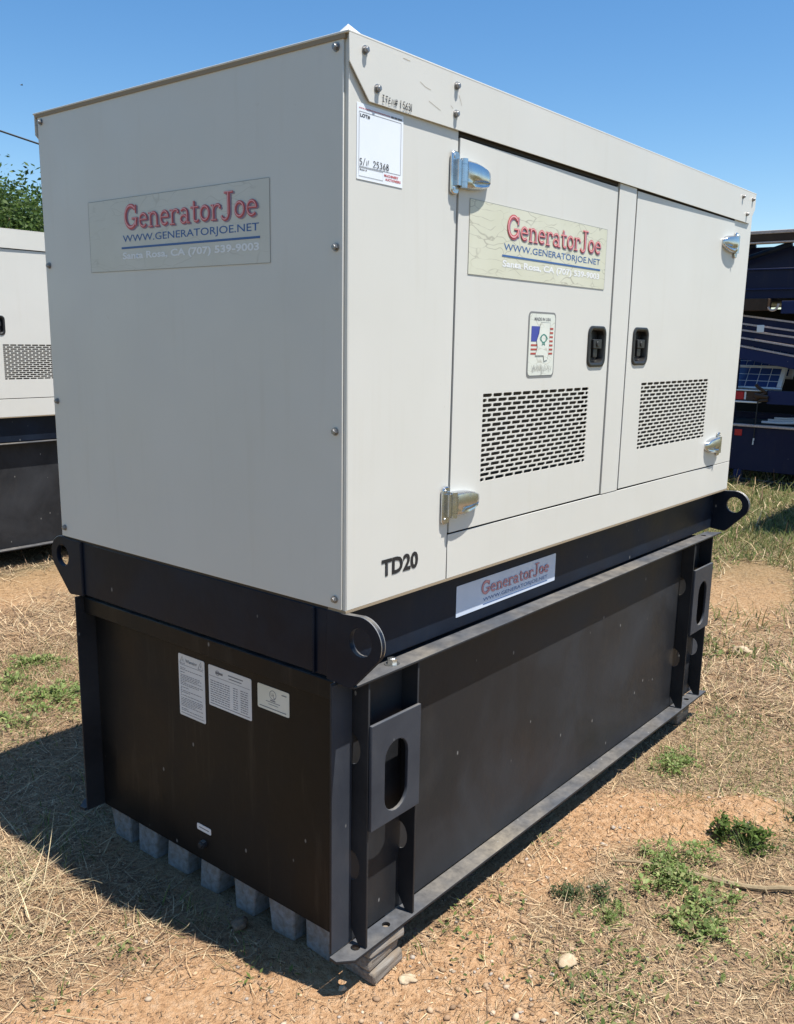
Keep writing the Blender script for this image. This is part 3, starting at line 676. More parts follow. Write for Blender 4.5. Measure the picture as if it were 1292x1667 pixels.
def stuff(name, parts, material, label, cat):
    V = []; F = []; C = []; k = 0
    for a, b_, c_ in parts: V.append(a); F.append(b_+k); C.append(c_); k += len(a)
    me = fast_mesh(name, np.concatenate(V), np.concatenate(F), np.concatenate(C)); me.materials.append(MAT[material])
    return tag(link(bpy.data.objects.new(name, me)), label, cat, kind='stuff')
def inside(x, y): return (x > .0) & (x < 2.15) & (y > -.0) & (y < 1.04)
def scatter(n, x0, x1, y0, y1, dens):
    x = rng.uniform(x0, x1, n); y = rng.uniform(y0, y1, n); k = (rng.random(n) < dens(x, y)) & ~inside(x, y); return x[k], y[k]
sd = lambda x, y: np.clip(1.0-.95*np.clip(bare(x, y), 0, 1), .13, 1)*np.where(bare(x, y) > 1.15, .12, 1)
parts = []
x, y = scatter(190000, -1.0, 2.8, -1.15, 2.7, lambda x, y: np.clip(sd(x, y)*1.1, .03, 1)); n = len(x)
parts.append(blades(x, y, rng.gamma(3, .006, n)+.005, rng.uniform(.0012, .0034, n), np.abs(rng.normal(0, .2, n)), pal(n, STRAW+[(.46, .31, .18), (.30, .19, .10), (.15, .10, .065), (.20, .13, .08), (.36, .22, .12)]), .4, 1))
x, y = scatter(75000, -1.0, 2.6, -1.15, 2.7, lambda x, y: sd(x, y)*np.clip(1.2*vnoise(x, y, 1.9, 33)-.25+.7*blob(x, y, -.5, .9, .6, .8)-.25*(y < .1), .06, 1)); n = len(x)
parts.append(blades(x, y, rng.gamma(3, .016, n)+.012, rng.uniform(.0011, .0028, n), np.abs(rng.normal(0, .13, n)), pal(n, STRAW), .35))
x, y = scatter(9000, -1.0, 2.6, -1.15, 2.7, lambda x, y: sd(x, y)*vnoise(x, y, 1.6, 31)); n = len(x)
parts.append(blades(x, y, rng.uniform(.06, .16, n), rng.uniform(.0012, .0025, n), np.abs(rng.normal(.15, .25, n)), pal(n, STRAW[:4]), .3, 3))
x, y = scatter(70000, 2.2, 7.5, -1.0, 4.6, sd); n = len(x)
parts.append(blades(x, y, rng.uniform(.04, .14, n), rng.uniform(.003, .006, n), np.abs(rng.normal(.1, .25, n)), pal(n, STRAW), .3))
x, y = scatter(40000, -.6, 3.2, 2.6, 5.4, sd); n = len(x)
parts.append(blades(x, y, rng.uniform(.04, .14, n), rng.uniform(.0025, .005, n), np.abs(rng.normal(.1, .25, n)), pal(n, STRAW), .3))
x, y = scatter(40000, 5, 22, -1, 22, lambda x, y: np.full(len(x), .9)); n = len(x)
parts.append(blades(x, y, rng.uniform(.08, .25, n), rng.uniform(.008, .016, n), np.abs(rng.normal(.5, .4, n)), pal(n, STRAW), .3))
# a tangle of long pale stalks beside the shadow
x = rng.normal(-.45, .16, 500); y = rng.normal(1.05, .25, 500)
parts.append(blades(x, y, rng.uniform(.08, .24, 500), rng.uniform(.0018, .003, 500), np.abs(rng.normal(.25, .3, 500)), pal(500, [(.55, .44, .26), (.48, .38, .22)]), .25, 3))
stuff('dry_grass', parts, 'straw', 'dry straw and dead grass litter over the clay', 'dry grass')
GREEN = [(.13, .18, .045), (.18, .23, .06), (.10, .15, .04), (.24, .26, .09), (.27, .25, .10)]
def gd(x, y):
    g = 1.0*np.clip(vnoise(x, y, 1.1, 41)*1.7-.72, 0, 1)*np.clip(vnoise(x, y, 5, 42)*2-.6, 0, 1)*np.clip(1.1-bare(x, y), 0, 1)
    g = g*(bare(x, y) < 1)+1.0*blob(x, y, 6.3, 1.2, 1.4, .8, .25)+.55*blob(x, y, 2.1, -.15, .5, .2, .3)+.5*blob(x, y, 1.55, -.6, .35, .16, .5)+.75*blob(x, y, .45, 2.2, .45, .4)+.5*blob(x, y, 1.75, -.3, .4, .25)
    return np.clip(g, 0, 1)
parts = []
x, y = scatter(60000, -1, 3.0, -1.1, 3, gd); n = len(x)
parts.append(blades(x, y, rng.uniform(.02, .065, n), rng.uniform(.002, .004, n), rng.uniform(.35, 1.4, n), pal(n, GREEN+[(.30, .28, .12)]), .35, 3))
x, y = scatter(90000, 2.8, 9, -1, 5, lambda x, y: np.clip(gd(x, y)+.12, 0, 1)*(bare(x, y) < .9)); n = len(x)
parts.append(blades(x, y, rng.uniform(.05, .15, n), rng.uniform(.004, .008, n), rng.uniform(.4, 1.4, n), pal(n, GREEN+[(.30, .27, .12)]), .4, 3))
x, y = scatter(30000, 7, 22, -2, 24, lambda x, y: np.full(len(x), .8)); n = len(x)
parts.append(blades(x, y, rng.uniform(.08, .25, n), rng.uniform(.010, .02, n), rng.uniform(.5, 1.4, n), pal(n, GREEN), .4, 2))
def cover(n0, x0, x1, y0, y1, sz):
    x, y = scatter(n0, x0, x1, y0, y1, lambda x, y: np.clip(vnoise(x, y, 2.3, 51)*2.2-1.15, 0, 1)*np.clip(vnoise(x, y, 9, 52)*2-.7, 0, 1)*np.clip(1.2-bare(x, y), 0, 1)*np.where(y > 1.2, .6, 1)); n = len(x)
    th = rng.uniform(0, 6.283, n); s_ = sz*rng.uniform(.5, 1.3, n); d = np.stack([np.cos(th), np.sin(th), rng.uniform(.1, .9, n)], -1)*s_[:, None]; e = np.stack([-np.sin(th), np.cos(th), rng.normal(0, .4, n)], -1)*(s_*.25)[:, None]
    b_ = np.stack([x, y, height(x, y)+rng.uniform(0, .018, n)], -1); P = np.stack([b_, b_+d*.5-e, b_+d, b_+d*.5+e], 1).reshape(-1, 3)
    return P, np.arange(4*n).reshape(-1, 4), np.repeat(pal(n, GREEN, .4), 4, axis=0)
parts.append(cover(130000, -.6, 2.8, -1.1, 2.8, .015)); parts.append(cover(70000, 2.8, 7, -1, 4, .03))
stuff('green_grass', parts, 'leaf', 'sparse green grass growing through the straw', 'grass')

# ------------------------------------------------------------------ weeds, stones, stick
def leaves(n, cx, cy, rx, ry, hz, size, cols):
    """runners radiating from several crowns, small folded leaves set along them"""
    nr = max(6, n//22); k = max(2, int(nr/9)); oc = rng.normal(0, .48, (k, 2))*np.array([rx, ry])
    own = rng.integers(0, k, nr); a0 = rng.uniform(0, 2*np.pi, nr); cv = rng.normal(0, .9, nr); ln = rng.uniform(.25, .8, nr)*(rx+ry)/2; lift = rng.uniform(.1, 1, nr)*hz
    ri = rng.integers(0, nr, n); t = rng.random(n)**.8; a = a0[ri]+cv[ri]*t
    x = cx+oc[own[ri], 0]+ln[ri]*t*np.cos(a)+rng.normal(0, .004, n); y = cy+oc[own[ri], 1]+ln[ri]*t*np.sin(a)+rng.normal(0, .004, n)
    z = height(x, y)+lift[ri]*np.sin(np.pi*np.clip(t*.9+.1, 0, 1))+.004
    th = a+rng.choice([-1, 1], n)*rng.uniform(.4, 1.3, n); el = rng.normal(.2, .4, n); s = size*rng.uniform(.4, 1.2, n)*(1.1-.5*t)
    d = np.stack([np.cos(th)*np.cos(el), np.sin(th)*np.cos(el), np.sin(el)], -1); sd_ = np.stack([-np.sin(th), np.cos(th), rng.normal(0, .45, n)], -1)
    b_ = np.stack([x, y, z], -1); P = np.zeros((n, 6, 3)); u = d*s[:, None]; w_ = sd_*(s*rng.uniform(.18, .36, n))[:, None]; upv = np.array([0, 0, 1])*(s*.12)[:, None]
    P[:, 0] = b_; P[:, 1] = b_+u*.5-w_+upv; P[:, 2] = b_+u; P[:, 3] = b_+u*.5+w_+upv; P[:, 4] = b_+u*.5-upv*.2; P[:, 5] = b_+u*.25
    idx = np.arange(n)[:, None]*6; F = np.concatenate([idx+np.array([[0, 1, 2, 4]]), idx+np.array([[0, 4, 2, 3]])])
    return P.reshape(-1, 3), F, np.repeat(pal(n, cols, .5), 6, axis=0)
WEED = [(.23, .31, .09), (.16, .23, .06), (.29, .36, .12), (.36, .37, .15)]; DARK = [(.09, .12, .045), (.07, .10, .04), (.13, .16, .07)]
weeds = [
 ('leafy bright green weed mat under the fallen stick', .93, -.44, .13, .11, .045, .026, WEED, 900),
 ('spreading green weed running on from the mat below the stick', .84, -.55, .10, .07, .035, .026, WEED, 420),
 ('bushy yellow-green grass tuft beside the bare clay hump', 1.24, -.50, .07, .06, .09, .030, [(.13, .19, .04), (.10, .15, .035)], 420),
 ('dark low weed on dirt between tank and pale flat stone', .70, -.235, .07, .05, .035, .020, DARK, 260),
 ('green weed sprouting at the edge of the clay hump above the stick', .99, -.335, .06, .05, .04, .020, WEED, 220),
 ('thin green weed hugging the shade line below the base flange', 1.63, -.10, .16, .06, .05, .026, WEED, 420),
 ('green weed patch beside the shaded ground at the tank end', .40, 2.05, .24, .15, .05, .036, WEED, 900),
 ('smaller green weed patch behind the shaded ground toward the second generator', .70, 2.45, .20, .12, .05, .036, WEED, 560),
 ('sprawling green weed beside orange clay at the bare patch past the stick', .76, -.76, .10, .09, .04, .024, WEED, 300),
 ('green tuft on straw between clay hump and the fork of the stick', 1.42, -.62, .12, .08, .06, .026, [(.11, .15, .05), (.16, .19, .07)], 320),
 ('low green sprig on the clay near the pale flat stone', .66, -.335, .04, .03, .03, .018, WEED, 90)]
for lab, cx, cy, rx, ry, hz, sz, cl, n in weeds:
    V, F, C = leaves(int(n*1.9), 0, 0, rx*1.35, ry*1.35, hz*.7, sz*.66, cl); V[:, 2] -= height(V[:, 0], V[:, 1])
    th = rng.uniform(0, 6.28, 60); k = 60
    Bx = rng.normal(0, rx*.5, k); By = rng.normal(0, ry*.5, k); B = blades(Bx, By, rng.uniform(.5, 1.2, k)*(hz+.02), np.full(k, .0022), rng.uniform(.3, 1.3, k), pal(k, cl), .3, 2)
    B[0][:, 2] -= np.repeat(height(Bx, By), 6)
    me = fast_mesh('weed', np.concatenate([V, B[0]]), np.concatenate([F, B[1]+len(V)]), np.concatenate([C, B[2]])); me.materials.append(MAT['leaf'])
    o = link(bpy.data.objects.new('weed', me)); o.location = (cx, cy, float(height(cx, cy)))
    tag(o, lab, 'weed', 'weeds in the dry ground')
def stone_mesh(name, sx, sy, sz, seed, material, rough=.5, sub=3):
    bm = bmesh.new(); bmesh.ops.create_icosphere(bm, subdivisions=sub, radius=1); r = random.Random(seed)
    from mathutils import noise as mn
    off = Vector((seed*3.1, seed*1.7, 0))
    for v_ in bm.verts:
        p = v_.co.copy(); k = 1+rough*mn.noise(p*1.3+off)+rough*.45*mn.noise(p*3.1+off); k = round(k*9)/9*.5+k*.5
        v_.co = Vector((p.x*sx*k, p.y*sy*k, p.z*sz*k))
    me = bpy.data.meshes.new(name); bm.to_mesh(me); bm.free(); me.materials.append(MAT[material]); me.shade_smooth(); return me
def stone_mat(name, a, b_):
    m = mat(name, a, .9, spec=.2); nt = m.node_tree; v = coords(nt); n_ = noise(nt, v, 60, 6, .65)
    nt.links.new(mix(nt, ramp(nt, n_, [(.35, 0.), (.7, 1.)]), a, b_), nt.nodes['Principled BSDF'].inputs['Base Color'])
    nt.links.new(bump(nt, n_, .6, .006), nt.nodes['Principled BSDF'].inputs['Normal'])
stone_mat('pale_stone', (.50, .40, .27), (.36, .26, .16)); stone_mat('brown_stone', (.16, .105, .07), (.26, .18, .12)); stone_mat('white_stone', (.48, .40, .31), (.33, .26, .19))
for lab, x, y, s, ma, sd_ in (('pale flat tan stone on straw litter near the corner of the tank', .428, -.335, (.030, .022, .010), 'pale_stone', 3),
                       ('pointed pale stone on straw past the far end of the tank', 3.07, .135, (.045, .035, .022), 'pale_stone', 5),
                       ('round brown stone in the shade beside the tank end', .014, .372, (.022, .020, .016), 'brown_stone', 8),
                       ('small sunlit cream pebble inside the shadow at the tank corner', .018, .020, (.009, .007, .006), 'pale_stone', 9),
                       ('low mottled stone beside the timber under the tank corner', .14, -.075, (.022, .015, .007), 'pale_stone', 12)):
    o = link(bpy.data.objects.new('stone', stone_mesh('stone', *s, sd_, ma))); o.location = (x, y, float(height(x, y))+s[2]*.45); o.rotation_euler.z = sd_
    tag(o, lab, 'stone', 'loose stones')
# gravel: many small chips as one mass
chip = [np.array([(p.co.x, p.co.y, p.co.z) for p in stone_mesh('chip', 1, .8, .55, 40+i, 'pale_stone', .5, 1).vertices]) for i in range(5)]
tri = np.array([tuple(p.vertices) for p in bpy.data.meshes['chip'].polygons])
x, y = scatter(22000, -1, 3.2, -1.1, 2.6, lambda x, y: np.clip(bare(x, y)*1.1-.05, .12, 1)); Vs = []; Fs = []; Cs = []; k = 0
xp_, yp_ = scatter(1500, -.5, 1.4, -.75, .35, lambda x, y: np.clip(blob(x, y, .35, -.18, .5, .25)+.4*blob(x, y, -.2, .15, .3, .3), .03, 1)); big0 = len(x); x = np.concatenate([x, xp_]); y = np.concatenate([y, yp_])
pc = pal(len(x), [(.42, .29, .18), (.50, .38, .26), (.30, .19, .11), (.36, .30, .24), (.46, .30, .17)])
hz = height(x, y)
for i in range(len(x)):
    c_ = chip[i % 5]; s = .0016+.0062*rng.random()**4 if i < big0 else .003+.009*rng.random()**3; a = rng.random()*6.28; ca_, sa_ = math.cos(a), math.sin(a)
    q = np.stack([c_[:, 0]*ca_-c_[:, 1]*sa_, c_[:, 0]*sa_+c_[:, 1]*ca_, c_[:, 2]], -1)*s+np.array([x[i], y[i], hz[i]+s*.25])
    Vs.append(q); Fs.append(tri+k); Cs.append(np.repeat(pc[i:i+1], len(q), 0)); k += len(q)
me = fast_mesh('gravel', np.concatenate(Vs), np.concatenate(Fs), np.concatenate(Cs)); me.materials.append(MAT['straw'])
tag(link(bpy.data.objects.new('gravel', me)), 'small gravel chips scattered over bare clay', 'gravel', kind='stuff')
# stick
stone_mat('bark', (.22, .155, .09), (.32, .25, .15))
sp = []
for i in range(15):
    t = i/14; x = .884+(1.12-.884)*t+.008*math.sin(t*7); y = -.239+(-.74+.239)*t+.010*math.sin(t*5+1); sp.append((x-.884, y+.239, float(height(x, y))+.014+.004*math.sin(t*9)))
mb = MB().tube(sp, [.003+.0045*min(1, i/5) for i in range(15)], 7)
for i, d in ((6, (.03, .05)), (10, (-.04, -.02))):
    mb.tube([sp[i], (sp[i][0]+d[0], sp[i][1]+d[1], sp[i][2]+.012)], [.003, .0012], 5)
o = mb.build('stick', 'bark', None, smooth=True); o.location = (.884, -.239, 0); tag(o, 'thin dry fallen stick lying across the weeds', 'stick')

# ------------------------------------------------------------------ timber packing under the tank
m = mat('old_wood', (.2, .17, .13), .85, spec=.2); nt = m.node_tree; b = nt.nodes['Principled BSDF']
n1 = noise(nt, coords(nt, (6, 60, 60)), 1.2, 5, .6); n2 = noise(nt, coords(nt), 14, 4)
c = ramp(nt, n1, [(.3, (.12, .10, .08)), (.55, (.22, .195, .165)), (.75, (.32, .285, .24))]); c = mix(nt, ramp(nt, n2, [(.5, 0.), (.7, .7)]), c, (.22, .15, .085))
nt.links.new(c, b.inputs['Base Color']); nt.links.new(bump(nt, n1, .7, .006), b.inputs['Normal'])
stone_mat('pale_wood', (.24, .245, .25), (.15, .13, .105))
def timber(x0, x1, y0, y1, z0, z1, label, group='timber packing under the generators', rot=0, ma='old_wood'):
    cx, cy = (x0+x1)/2, (y0+y1)/2
    mb = MB(); nn = 5; hx, hy = (x1-x0)/2, (y1-y0)/2
    mb.box(-hx, hx, -hy, hy, 0, z1-z0)
    for i, p in enumerate(mb.v): mb.v[i] = (p[0]+random.uniform(-.007, .007), p[1]+random.uniform(-.008, .008), p[2]+random.uniform(-.002, .001)*(p[2] > .01))
    o = mb.build('timber_block', ma, None, .006); o.location = (cx, cy, z0); o.rotation_euler.z = rot
    tag(o, label, 'timber', group); return o
Zb = Z0+T1-.0105
ys = [.954, .831, .698, .554, .410, .269, .150]
for i, yy in enumerate(ys):
    timber(.066, .40, yy-.042, yy+.042, -.006, Z0+T1-.0035 if False else Zb+.006, {0: 'timber block at the back corner of the row under the shaded tank end', 3: 'timber block right under the drain plug of the tank', 6: 'timber block ending the row, beside the stack under the tank corner'}.get(i, 'weathered timber block in the row under the shaded tank end'), ma='pale_wood')
timber(.075, .185, -.028, .11, -.004, .030, 'grey plank lying at the bottom of the timber stack under the tank corner')
timber(.068, .176, -.016, .11, .0305, .062, 'cracked grey timber in the middle of the stack under the tank corner', rot=.02)
timber(.074, .190, -.018, .11, .0625, Zb-.001, 'top timber of the stack under the tank corner, touching the base flange', rot=-.03)
timber(1.96, 2.07, .020, .95, -.004, Zb-.001, 'grey timber block under the far end of the tank')
for xx, lb in ((.3, 'timber under the near end of the second generator'), (1.9, 'timber under the far end of the second generator')): timber(.08+xx, .08+xx+.12, 4.1, 5.1, -.02, Zb+.05-.001, lb, 'timbers under the second generator')

# ------------------------------------------------------------------ blue trailer with solar panels, past the far end
paint_black('navy_paint', (.007, .011, .042), (.024, .027, .050), .5, .38, .1)
paint_black('navy_light', (.011, .021, .085), (.03, .038, .08), .4, .36, .05)
paint_black('rusty_steel', (.045, .028, .02), (.10, .065, .045), .8, .6, .3)
mat('reflector_red', (.45, .012, .02), .25); mat('white_trim', (.72, .73, .74), .4); mat('hose_silver', (.62, .63, .66), .35)
stone_mat('worn_sunlit_edge', (.60, .50, .46), (.42, .32, .28))  # rusty worn tone, brightened so narrow top edges look sunlit
m = mat('solar_cell', (.035, .065, .19), .2, coat=.6)
XT = 8.66
tr = tag(empty('trailer', (XT, 1.5, 0)), 'dark blue steel trailer carrying solar panels and stacked beams', 'trailer')
def tb(nm, ma, x0, x1, y0, y1, z0, z1, par=None, bev=.004): return MB().box(x0, x1, y0-1.5, y1-1.5, z0, z1).build(nm, ma, par or tr, bev)
tb('lower_plate', 'navy_paint', 0, .03, -.4, 3.2, .135, .605)
tb('deck_edge', 'worn_sunlit_edge', -.03, .06, -.4, 3.2, .608, .632)
tb('deck', 'navy_paint', .06, 3.2, -.4, 3.2, .56, .60)
for y in (-.1, 2.06, 3.0): lg = tb('jack_leg', 'navy_light', .0, .07, y, y+.08, .01, .135); tb('jack_foot', 'rubber', -.06, .12, y-.06, y+.14, .0, .012, lg, .002)
mb = MB(); mb.tube([(-.10, yy-1.5, .055+.01*math.sin(yy*3)) for yy in np.linspace(-.4, 2.16, 14)], .013, 6); mb.build('drag_chain_tube', 'rubber', tr, smooth=True)
tb('reflector', 'reflector_red', -.008, 0, 2.085, 2.165, .505, .575); tb('rear_beam', 'rusty_steel', .02, .12, 1.86, 3.2, .885, .985); tb('rear_beam', 'navy_light', -.01, .12, -.4, 1.856, .86, 1.00)
tb('beam_cap', 'white_trim', .0, .12, 1.90, 3.2, .988, 1.0); tb('beam_lip', 'white_trim', -.01, .12, 1.95, 3.2, .862, .88)
tb('reflector', 'reflector_red', .01, .02, 2.11, 2.20, .893, .978); tb('reflector_tag', 'white_trim', .011, .02, 2.085, 2.104, .895, .98)
tb('inner_rail', 'navy_paint', .5, .58, -.4, 3.2, .66, .73); tb('inner_wall', 'dark_void', 1.6, 1.65, -.4, 3.2, .61, 1.9)
hk = MB(); hk.tube([(-.02+.01*math.sin(i*2.), 1.93-1.5+.05*math.cos(i*.8), .90+.02*i) for i in range(9)], .018, 7); hk.tube([(-.03, 1.84-1.5, .93), (-.03, 1.98-1.5, .95)], .02, 8); hk.tube([(-.03, 1.84-1.5, .90), (-.03, 1.93-1.5, .89)], .013, 8)
hk.build('tow_hook', 'rusty_steel', tr, smooth=True)
MB().tube([(-.02, 1.945-1.5, .88), (-.022, 1.95-1.5, .6), (-.02, 1.95-1.5, .45)], .006, 6).build('hanging_cord', 'rubber', tr)
MB().tube([(-.02, 1.95-1.5, .49), (-.02, 1.955-1.5, .42)], .008, 6).build('cord_end', 'hose_silver', tr)
mb = MB()
for k in range(3): mb.tube([(.1+.05*k, y-1.5, .66+.02*k+.12*max(0, (1.75-y))**1.4) for y in np.linspace(1.92-.05*k, 1.45, 9)], .014, 7)
mb.build('silver_hose', 'hose_silver', tr, smooth=True)
tb('side_stake', 'navy_paint', .02, .08, 2.20, 2.27, .64, 1.32); tb('side_stake', 'navy_paint', .02, .08, .2, .27, .64, 1.32)
# solar panels, leaning back
def panel(x, y0, y1, z0, lean, L, nc, nr, linew):
    u = Vector((0, -1, 0)); v_ = Vector((math.sin(lean), 0, math.cos(lean))); n_ = u.cross(v_); o = Vector((x, y1-1.5, z0)); W = y1-y0
    P = empty('tmp'); bpy.data.objects.remove(P)
    fr = MB(); F4 = lambda a, b_, c_, d_, t0, t1: fr.prism([(a, c_), (b_, c_), (b_, d_), (a, d_)], o+n_*t0, u, v_, n_, t1-t0)
    F4(0, W, 0, .02, -.01, .025); F4(0, W, L-.02, L, -.01, .025); F4(0, .02, .02, L-.02, -.01, .025); F4(W-.045, W, .02, L-.02, -.01, .04)
    p = fr.build('solar_panel', 'white_trim', tr)
    bk = MB().prism([(.02, .02), (W-.035, .02), (W-.035, L-.02), (.02, L-.02)], o, u, v_, n_, .008); bk.build('panel_backing', 'white_trim', p)
    cw, ch = (W-.055)/nc, (L-.04)/nr; cell = MB().prism([(linew/2, linew/2), (cw-linew/2, linew/2), (cw-linew/2, ch-linew/2), (linew/2, ch-linew/2)], (0, 0, 0), u, v_, n_, .003).mesh('solar_cell', 'solar_cell')
    for i in range(nc):
        for j in range(nr):
            c_ = link(bpy.data.objects.new('solar_cell', cell), p); c_.location = o+u*(.02+i*cw)+v_*(.02+j*ch)+n_*.0085
panel(.16, 1.77, 2.90, 1.0, R(34), .29, 9, 3, .008)
panel(.42, 1.74, 2.95, 1.12, R(30), .40, 14, 4, .006)
# sloping stacked beams
def beam(ztop, h, x, ma, slope=.14, y0=-.4, y1=2.32, w_=.10):
    zz = lambda y: ztop+slope*(y-2.17)
    mb = MB(); mb.add([(x, y0-1.5, zz(y0)-h), (x+w_, y0-1.5, zz(y0)-h), (x+w_, y1-1.5, zz(y1)-h), (x, y1-1.5, zz(y1)-h), (x, y0-1.5, zz(y0)-.012), (x+w_, y0-1.5, zz(y0)-.012), (x+w_, y1-1.5, zz(y1)-.012), (x, y1-1.5, zz(y1)-.012)],
                      [(0, 3, 2, 1), (4, 5, 6, 7), (0, 1, 5, 4), (1, 2, 6, 5), (2, 3, 7, 6), (3, 0, 4, 7)])
    o = mb.build('mast_beam', ma, tr, .003)
    mb = MB(); mb.add([(x-.012, y0-1.5, zz(y0)-.0118), (x+w_, y0-1.5, zz(y0)-.0118), (x+w_, y1-1.5, zz(y1)-.0118), (x-.012, y1-1.5, zz(y1)-.0118), (x-.012, y0-1.5, zz(y0)+.006), (x+w_, y0-1.5, zz(y0)+.006), (x+w_, y1-1.5, zz(y1)+.006), (x-.012, y1-1.5, zz(y1)+.006)],
                      [(0, 3, 2, 1), (4, 5, 6, 7), (0, 1, 5, 4), (1, 2, 6, 5), (2, 3, 7, 6), (3, 0, 4, 7)])
    mb.build('beam_edge', 'worn_sunlit_edge', o)
for zt, h, x, ma, s in ((1.775, .085, .16, 'navy_paint', .13), (1.69, .055, .12, 'navy_paint', .13), (1.625, .075, .08, 'navy_paint', .13), (1.545, .075, .04, 'navy_paint', .15), (1.46, .135, .0, 'navy_light', .17)): beam(zt, h, x, ma, s)
tb('white_tag', 'white_trim', -.02, -.012, 1.955, 2.03, 1.605, 1.68)
# upper body, tube, struts and roof rail
tb('square_tube', 'rusty_steel', .05, .2, 1.97, 3.2, 1.83, 1.955); tb('square_tube', 'navy_light', .10, .25, -.4, 1.84, 1.80, 1.93)
cr = MB(); cr.tube([(.04, p[0]-1.5, p[1]) for p in arcp(1.905, 1.90, .055, .07, 180, 330, 10)], .012, 6); cr.build('tube_ring', 'worn_sunlit_edge', tr, smooth=True)
tb('upper_body', 'navy_paint', .2, 2.6, -.4, 3.2, 1.96, 2.49); tb('body_rib', 'navy_light', .17, .2, -.4, 3.2, 2.255, 2.27); tb('body_rib', 'navy_light', .17, .2, -.4, 3.2, 2.05, 2.065)
tb('roof_rail', 'rusty_steel', .0, .1, -.4, 3.2, 2.53, 2.60); tb('roof_rail_cap', 'worn_sunlit_edge', -.01, .12, -.4, 3.2, 2.602, 2.635); tb('roof_rail_foot', 'worn_sunlit_edge', .0, .1, -.4, 3.2, 2.508, 2.526)
for ya, yb in ((2.35, 1.78), (2.75, 2.15)): MB().tube([(.06, ya-1.5, 2.33), (.06, yb-1.5, 2.50)], .028, 8).build('strut', 'black_paint', tr, smooth=True)
for y in (-.35, 3.1): tb('upright', 'navy_paint', .06, .14, y, y+.08, .61, 2.53)
for y in (-.25, 2.9):
    for x in (1.3, 2.2):
        wmb = MB(); wmb.tube([(x, y-1.5-.1, .33), (x, y-1.5+.1, .33)], .33, 28); wh = wmb.build('wheel', 'rubber', tr, .03); MB().tube([(x, y-1.5-.11, .33), (x, y-1.5+.11, .33)], .17, 16).build('rim', 'white_trim', wh)
tb('shadow_boom', 'navy_paint', -2.6, 0, .40, .60, 1.18, 1.60); tb('shadow_boom_prop', 'navy_paint', -2.55, -2.45, .42, .52, .0, 1.18)  # boom and prop added out of view to cast a ground shadow

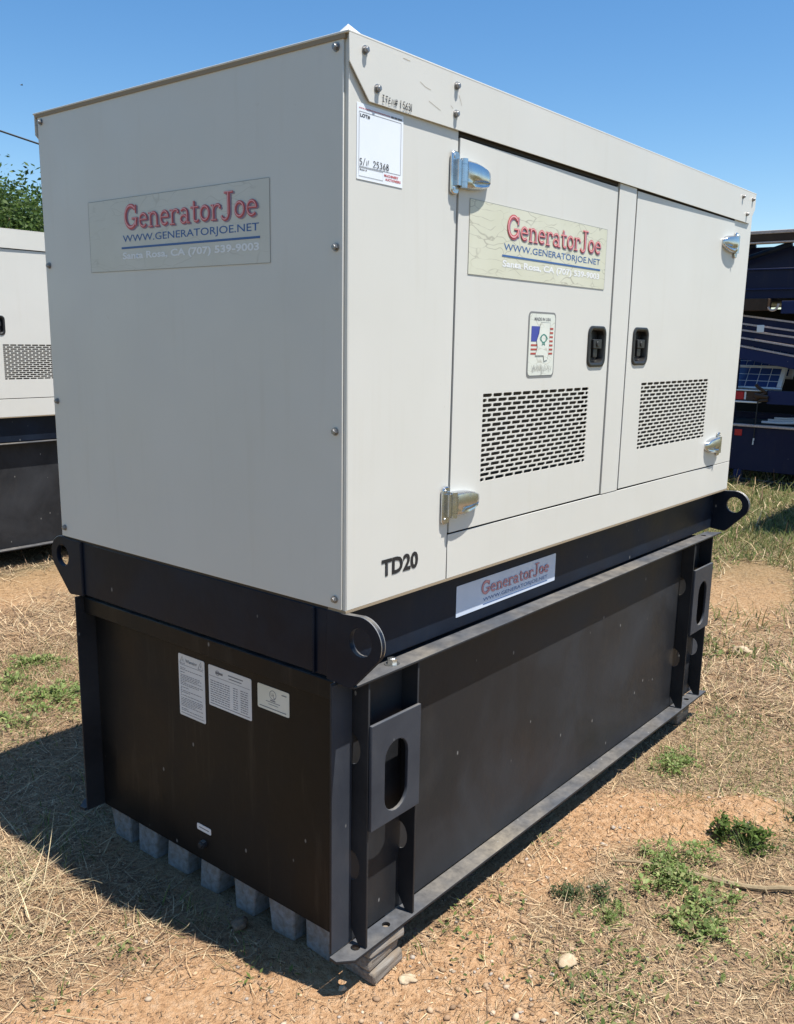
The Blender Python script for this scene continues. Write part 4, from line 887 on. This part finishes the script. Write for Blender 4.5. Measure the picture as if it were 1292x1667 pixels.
# ------------------------------------------------------------------ trees, wires, bird
def tree(name, label, x, y, hgt, rx, rz, nleaf, seed, cols, size):
    r = np.random.default_rng(seed); root = tag(empty(name, (x, y, 0)), label, 'tree', 'trees behind the yard')
    tm = MB(); tm.tube([(0, 0, -.1), (.05, .03, hgt*.3), (-.04, .06, hgt*.62), (.0, .0, hgt*.9)], [.17, .13, .08, .03], 9); tips = []
    for i in range(22):
        a = r.uniform(0, 6.28); z0_ = hgt*r.uniform(.22, .75); l = rx*r.uniform(.6, 1.05)*(1.2-abs(z0_/hgt-.5)); p1 = (l*.5*math.cos(a), l*.5*math.sin(a), z0_+l*.25); p2 = (l*math.cos(a), l*math.sin(a), min(z0_+l*.45, hgt*.97))
        tm.tube([(0, 0, z0_), p1, p2], [.05, .03, .01], 6); tips += [p1, p2, tuple((np.array(p1)+p2)/2)]
    for i in range(16):
        a = r.uniform(0, 6.28); l = rx*r.uniform(.15, .6); zt = hgt*r.uniform(.78, .95); p2 = (l*math.cos(a), l*math.sin(a), zt); p1 = (l*.5*math.cos(a), l*.5*math.sin(a), zt-.18)
        tm.tube([(0, 0, zt-.45), p1, p2], [.03, .02, .006], 5); tips += [p1, p2, p2]
    tm.build('trunk', 'bark', root, smooth=True)
    tips = np.array(tips); k = r.integers(0, len(tips), nleaf); c = tips[k]+r.normal(0, 1, (nleaf, 3))*np.array([rx*.17, rx*.17, rz*.11])
    d = r.normal(0, 1, (nleaf, 3)); d[:, 2] = d[:, 2]*.5-.25; d /= np.linalg.norm(d, axis=1)[:, None]; e = np.cross(d, r.normal(0, 1, (nleaf, 3))); e /= np.linalg.norm(e, axis=1)[:, None]
    s = size*r.uniform(.6, 1.4, nleaf)[:, None]; P = np.stack([c, c+d*s*.5+e*s*.22, c+d*s, c+d*s*.5-e*s*.22], 1).reshape(-1, 3)
    cc = np.array(cols)[r.integers(0, len(cols), nleaf)]*r.uniform(.6, 1.2, (nleaf, 1))
    me = fast_mesh('crown', P, np.arange(nleaf*4).reshape(-1, 4), np.repeat(cc, 4, 0)); me.materials.append(MAT['leaf']); link(bpy.data.objects.new('crown', me), root)
TG = [(.09, .15, .035), (.07, .12, .03), (.13, .19, .05), (.05, .09, .025)]
tree('leafy_tree', 'leafy green tree rising behind the second generator', 6.0, 12.6, 3.5, 1.9, 2.2, 42000, 3, TG, .085)
tree('leafy_tree', 'shorter dark green tree beside the leafy tree behind the second generator', 8.6, 13.6, 3.0, 1.8, 2.0, 24000, 5, TG[1:], .09)
mat('wire_black', (.03, .03, .03), .6)
def cable(nm, a, b_, sag, r, label):
    a, b_ = Vector(a), Vector(b_); pts = []
    for i in range(25): t = i/24; p = a.lerp(b_, t); p.z -= 4*sag*t*(1-t); pts.append(p-a)
    o = MB().tube(pts, r, 6).build(nm, 'wire_black', None, smooth=True); o.location = a; return tag(o, label, 'cable')
def pole(p, h, lab):
    root = tag(empty('utility_pole', (p[0], p[1], 0)), lab, 'utility pole')
    MB().tube([(0, 0, -.3), (0, 0, h)], [.16, .11], 12).build('pole_shaft', 'bark', root, smooth=True); MB().box(-.9, .9, -.05, .05, h-.5, h-.38).build('cross_arm', 'bark', root, .01)

cable('overhead_cable', (5.43, 23.9, 7.92), (14.68, 19.27, 5.25), .12, .022, 'thin black overhead cable crossing the sky')
pole((5.43, 23.9), 8.0, 'taller timber utility pole at the high end of the cable'); pole((14.68, 19.27), 5.35, 'shorter timber pole where the overhead cable comes down')
bb = MB(); bb.tube([(-.09, 0, 0), (-.06, 0, .012), (0, 0, .02), (.05, 0, .018), (.08, 0, .03), (.10, 0, .028)], [.006, .022, .035, .03, .02, .004], 8)
for s in (-1, 1): bb.add([(-.03, s*.02, .025), (.04, s*.02, .03), (.03, s*.12, .07), (-.02, s*.20, .05), (-.04, s*.11, .05)], [(0, 1, 2, 4), (2, 3, 4)])
o = bb.build('bird', 'black_plastic', None, smooth=True); o.location = (13.42, 24.91, 8.41); o.scale = (.45, .45, .45); tag(o, 'tiny dark bird flying in the blue sky', 'bird')
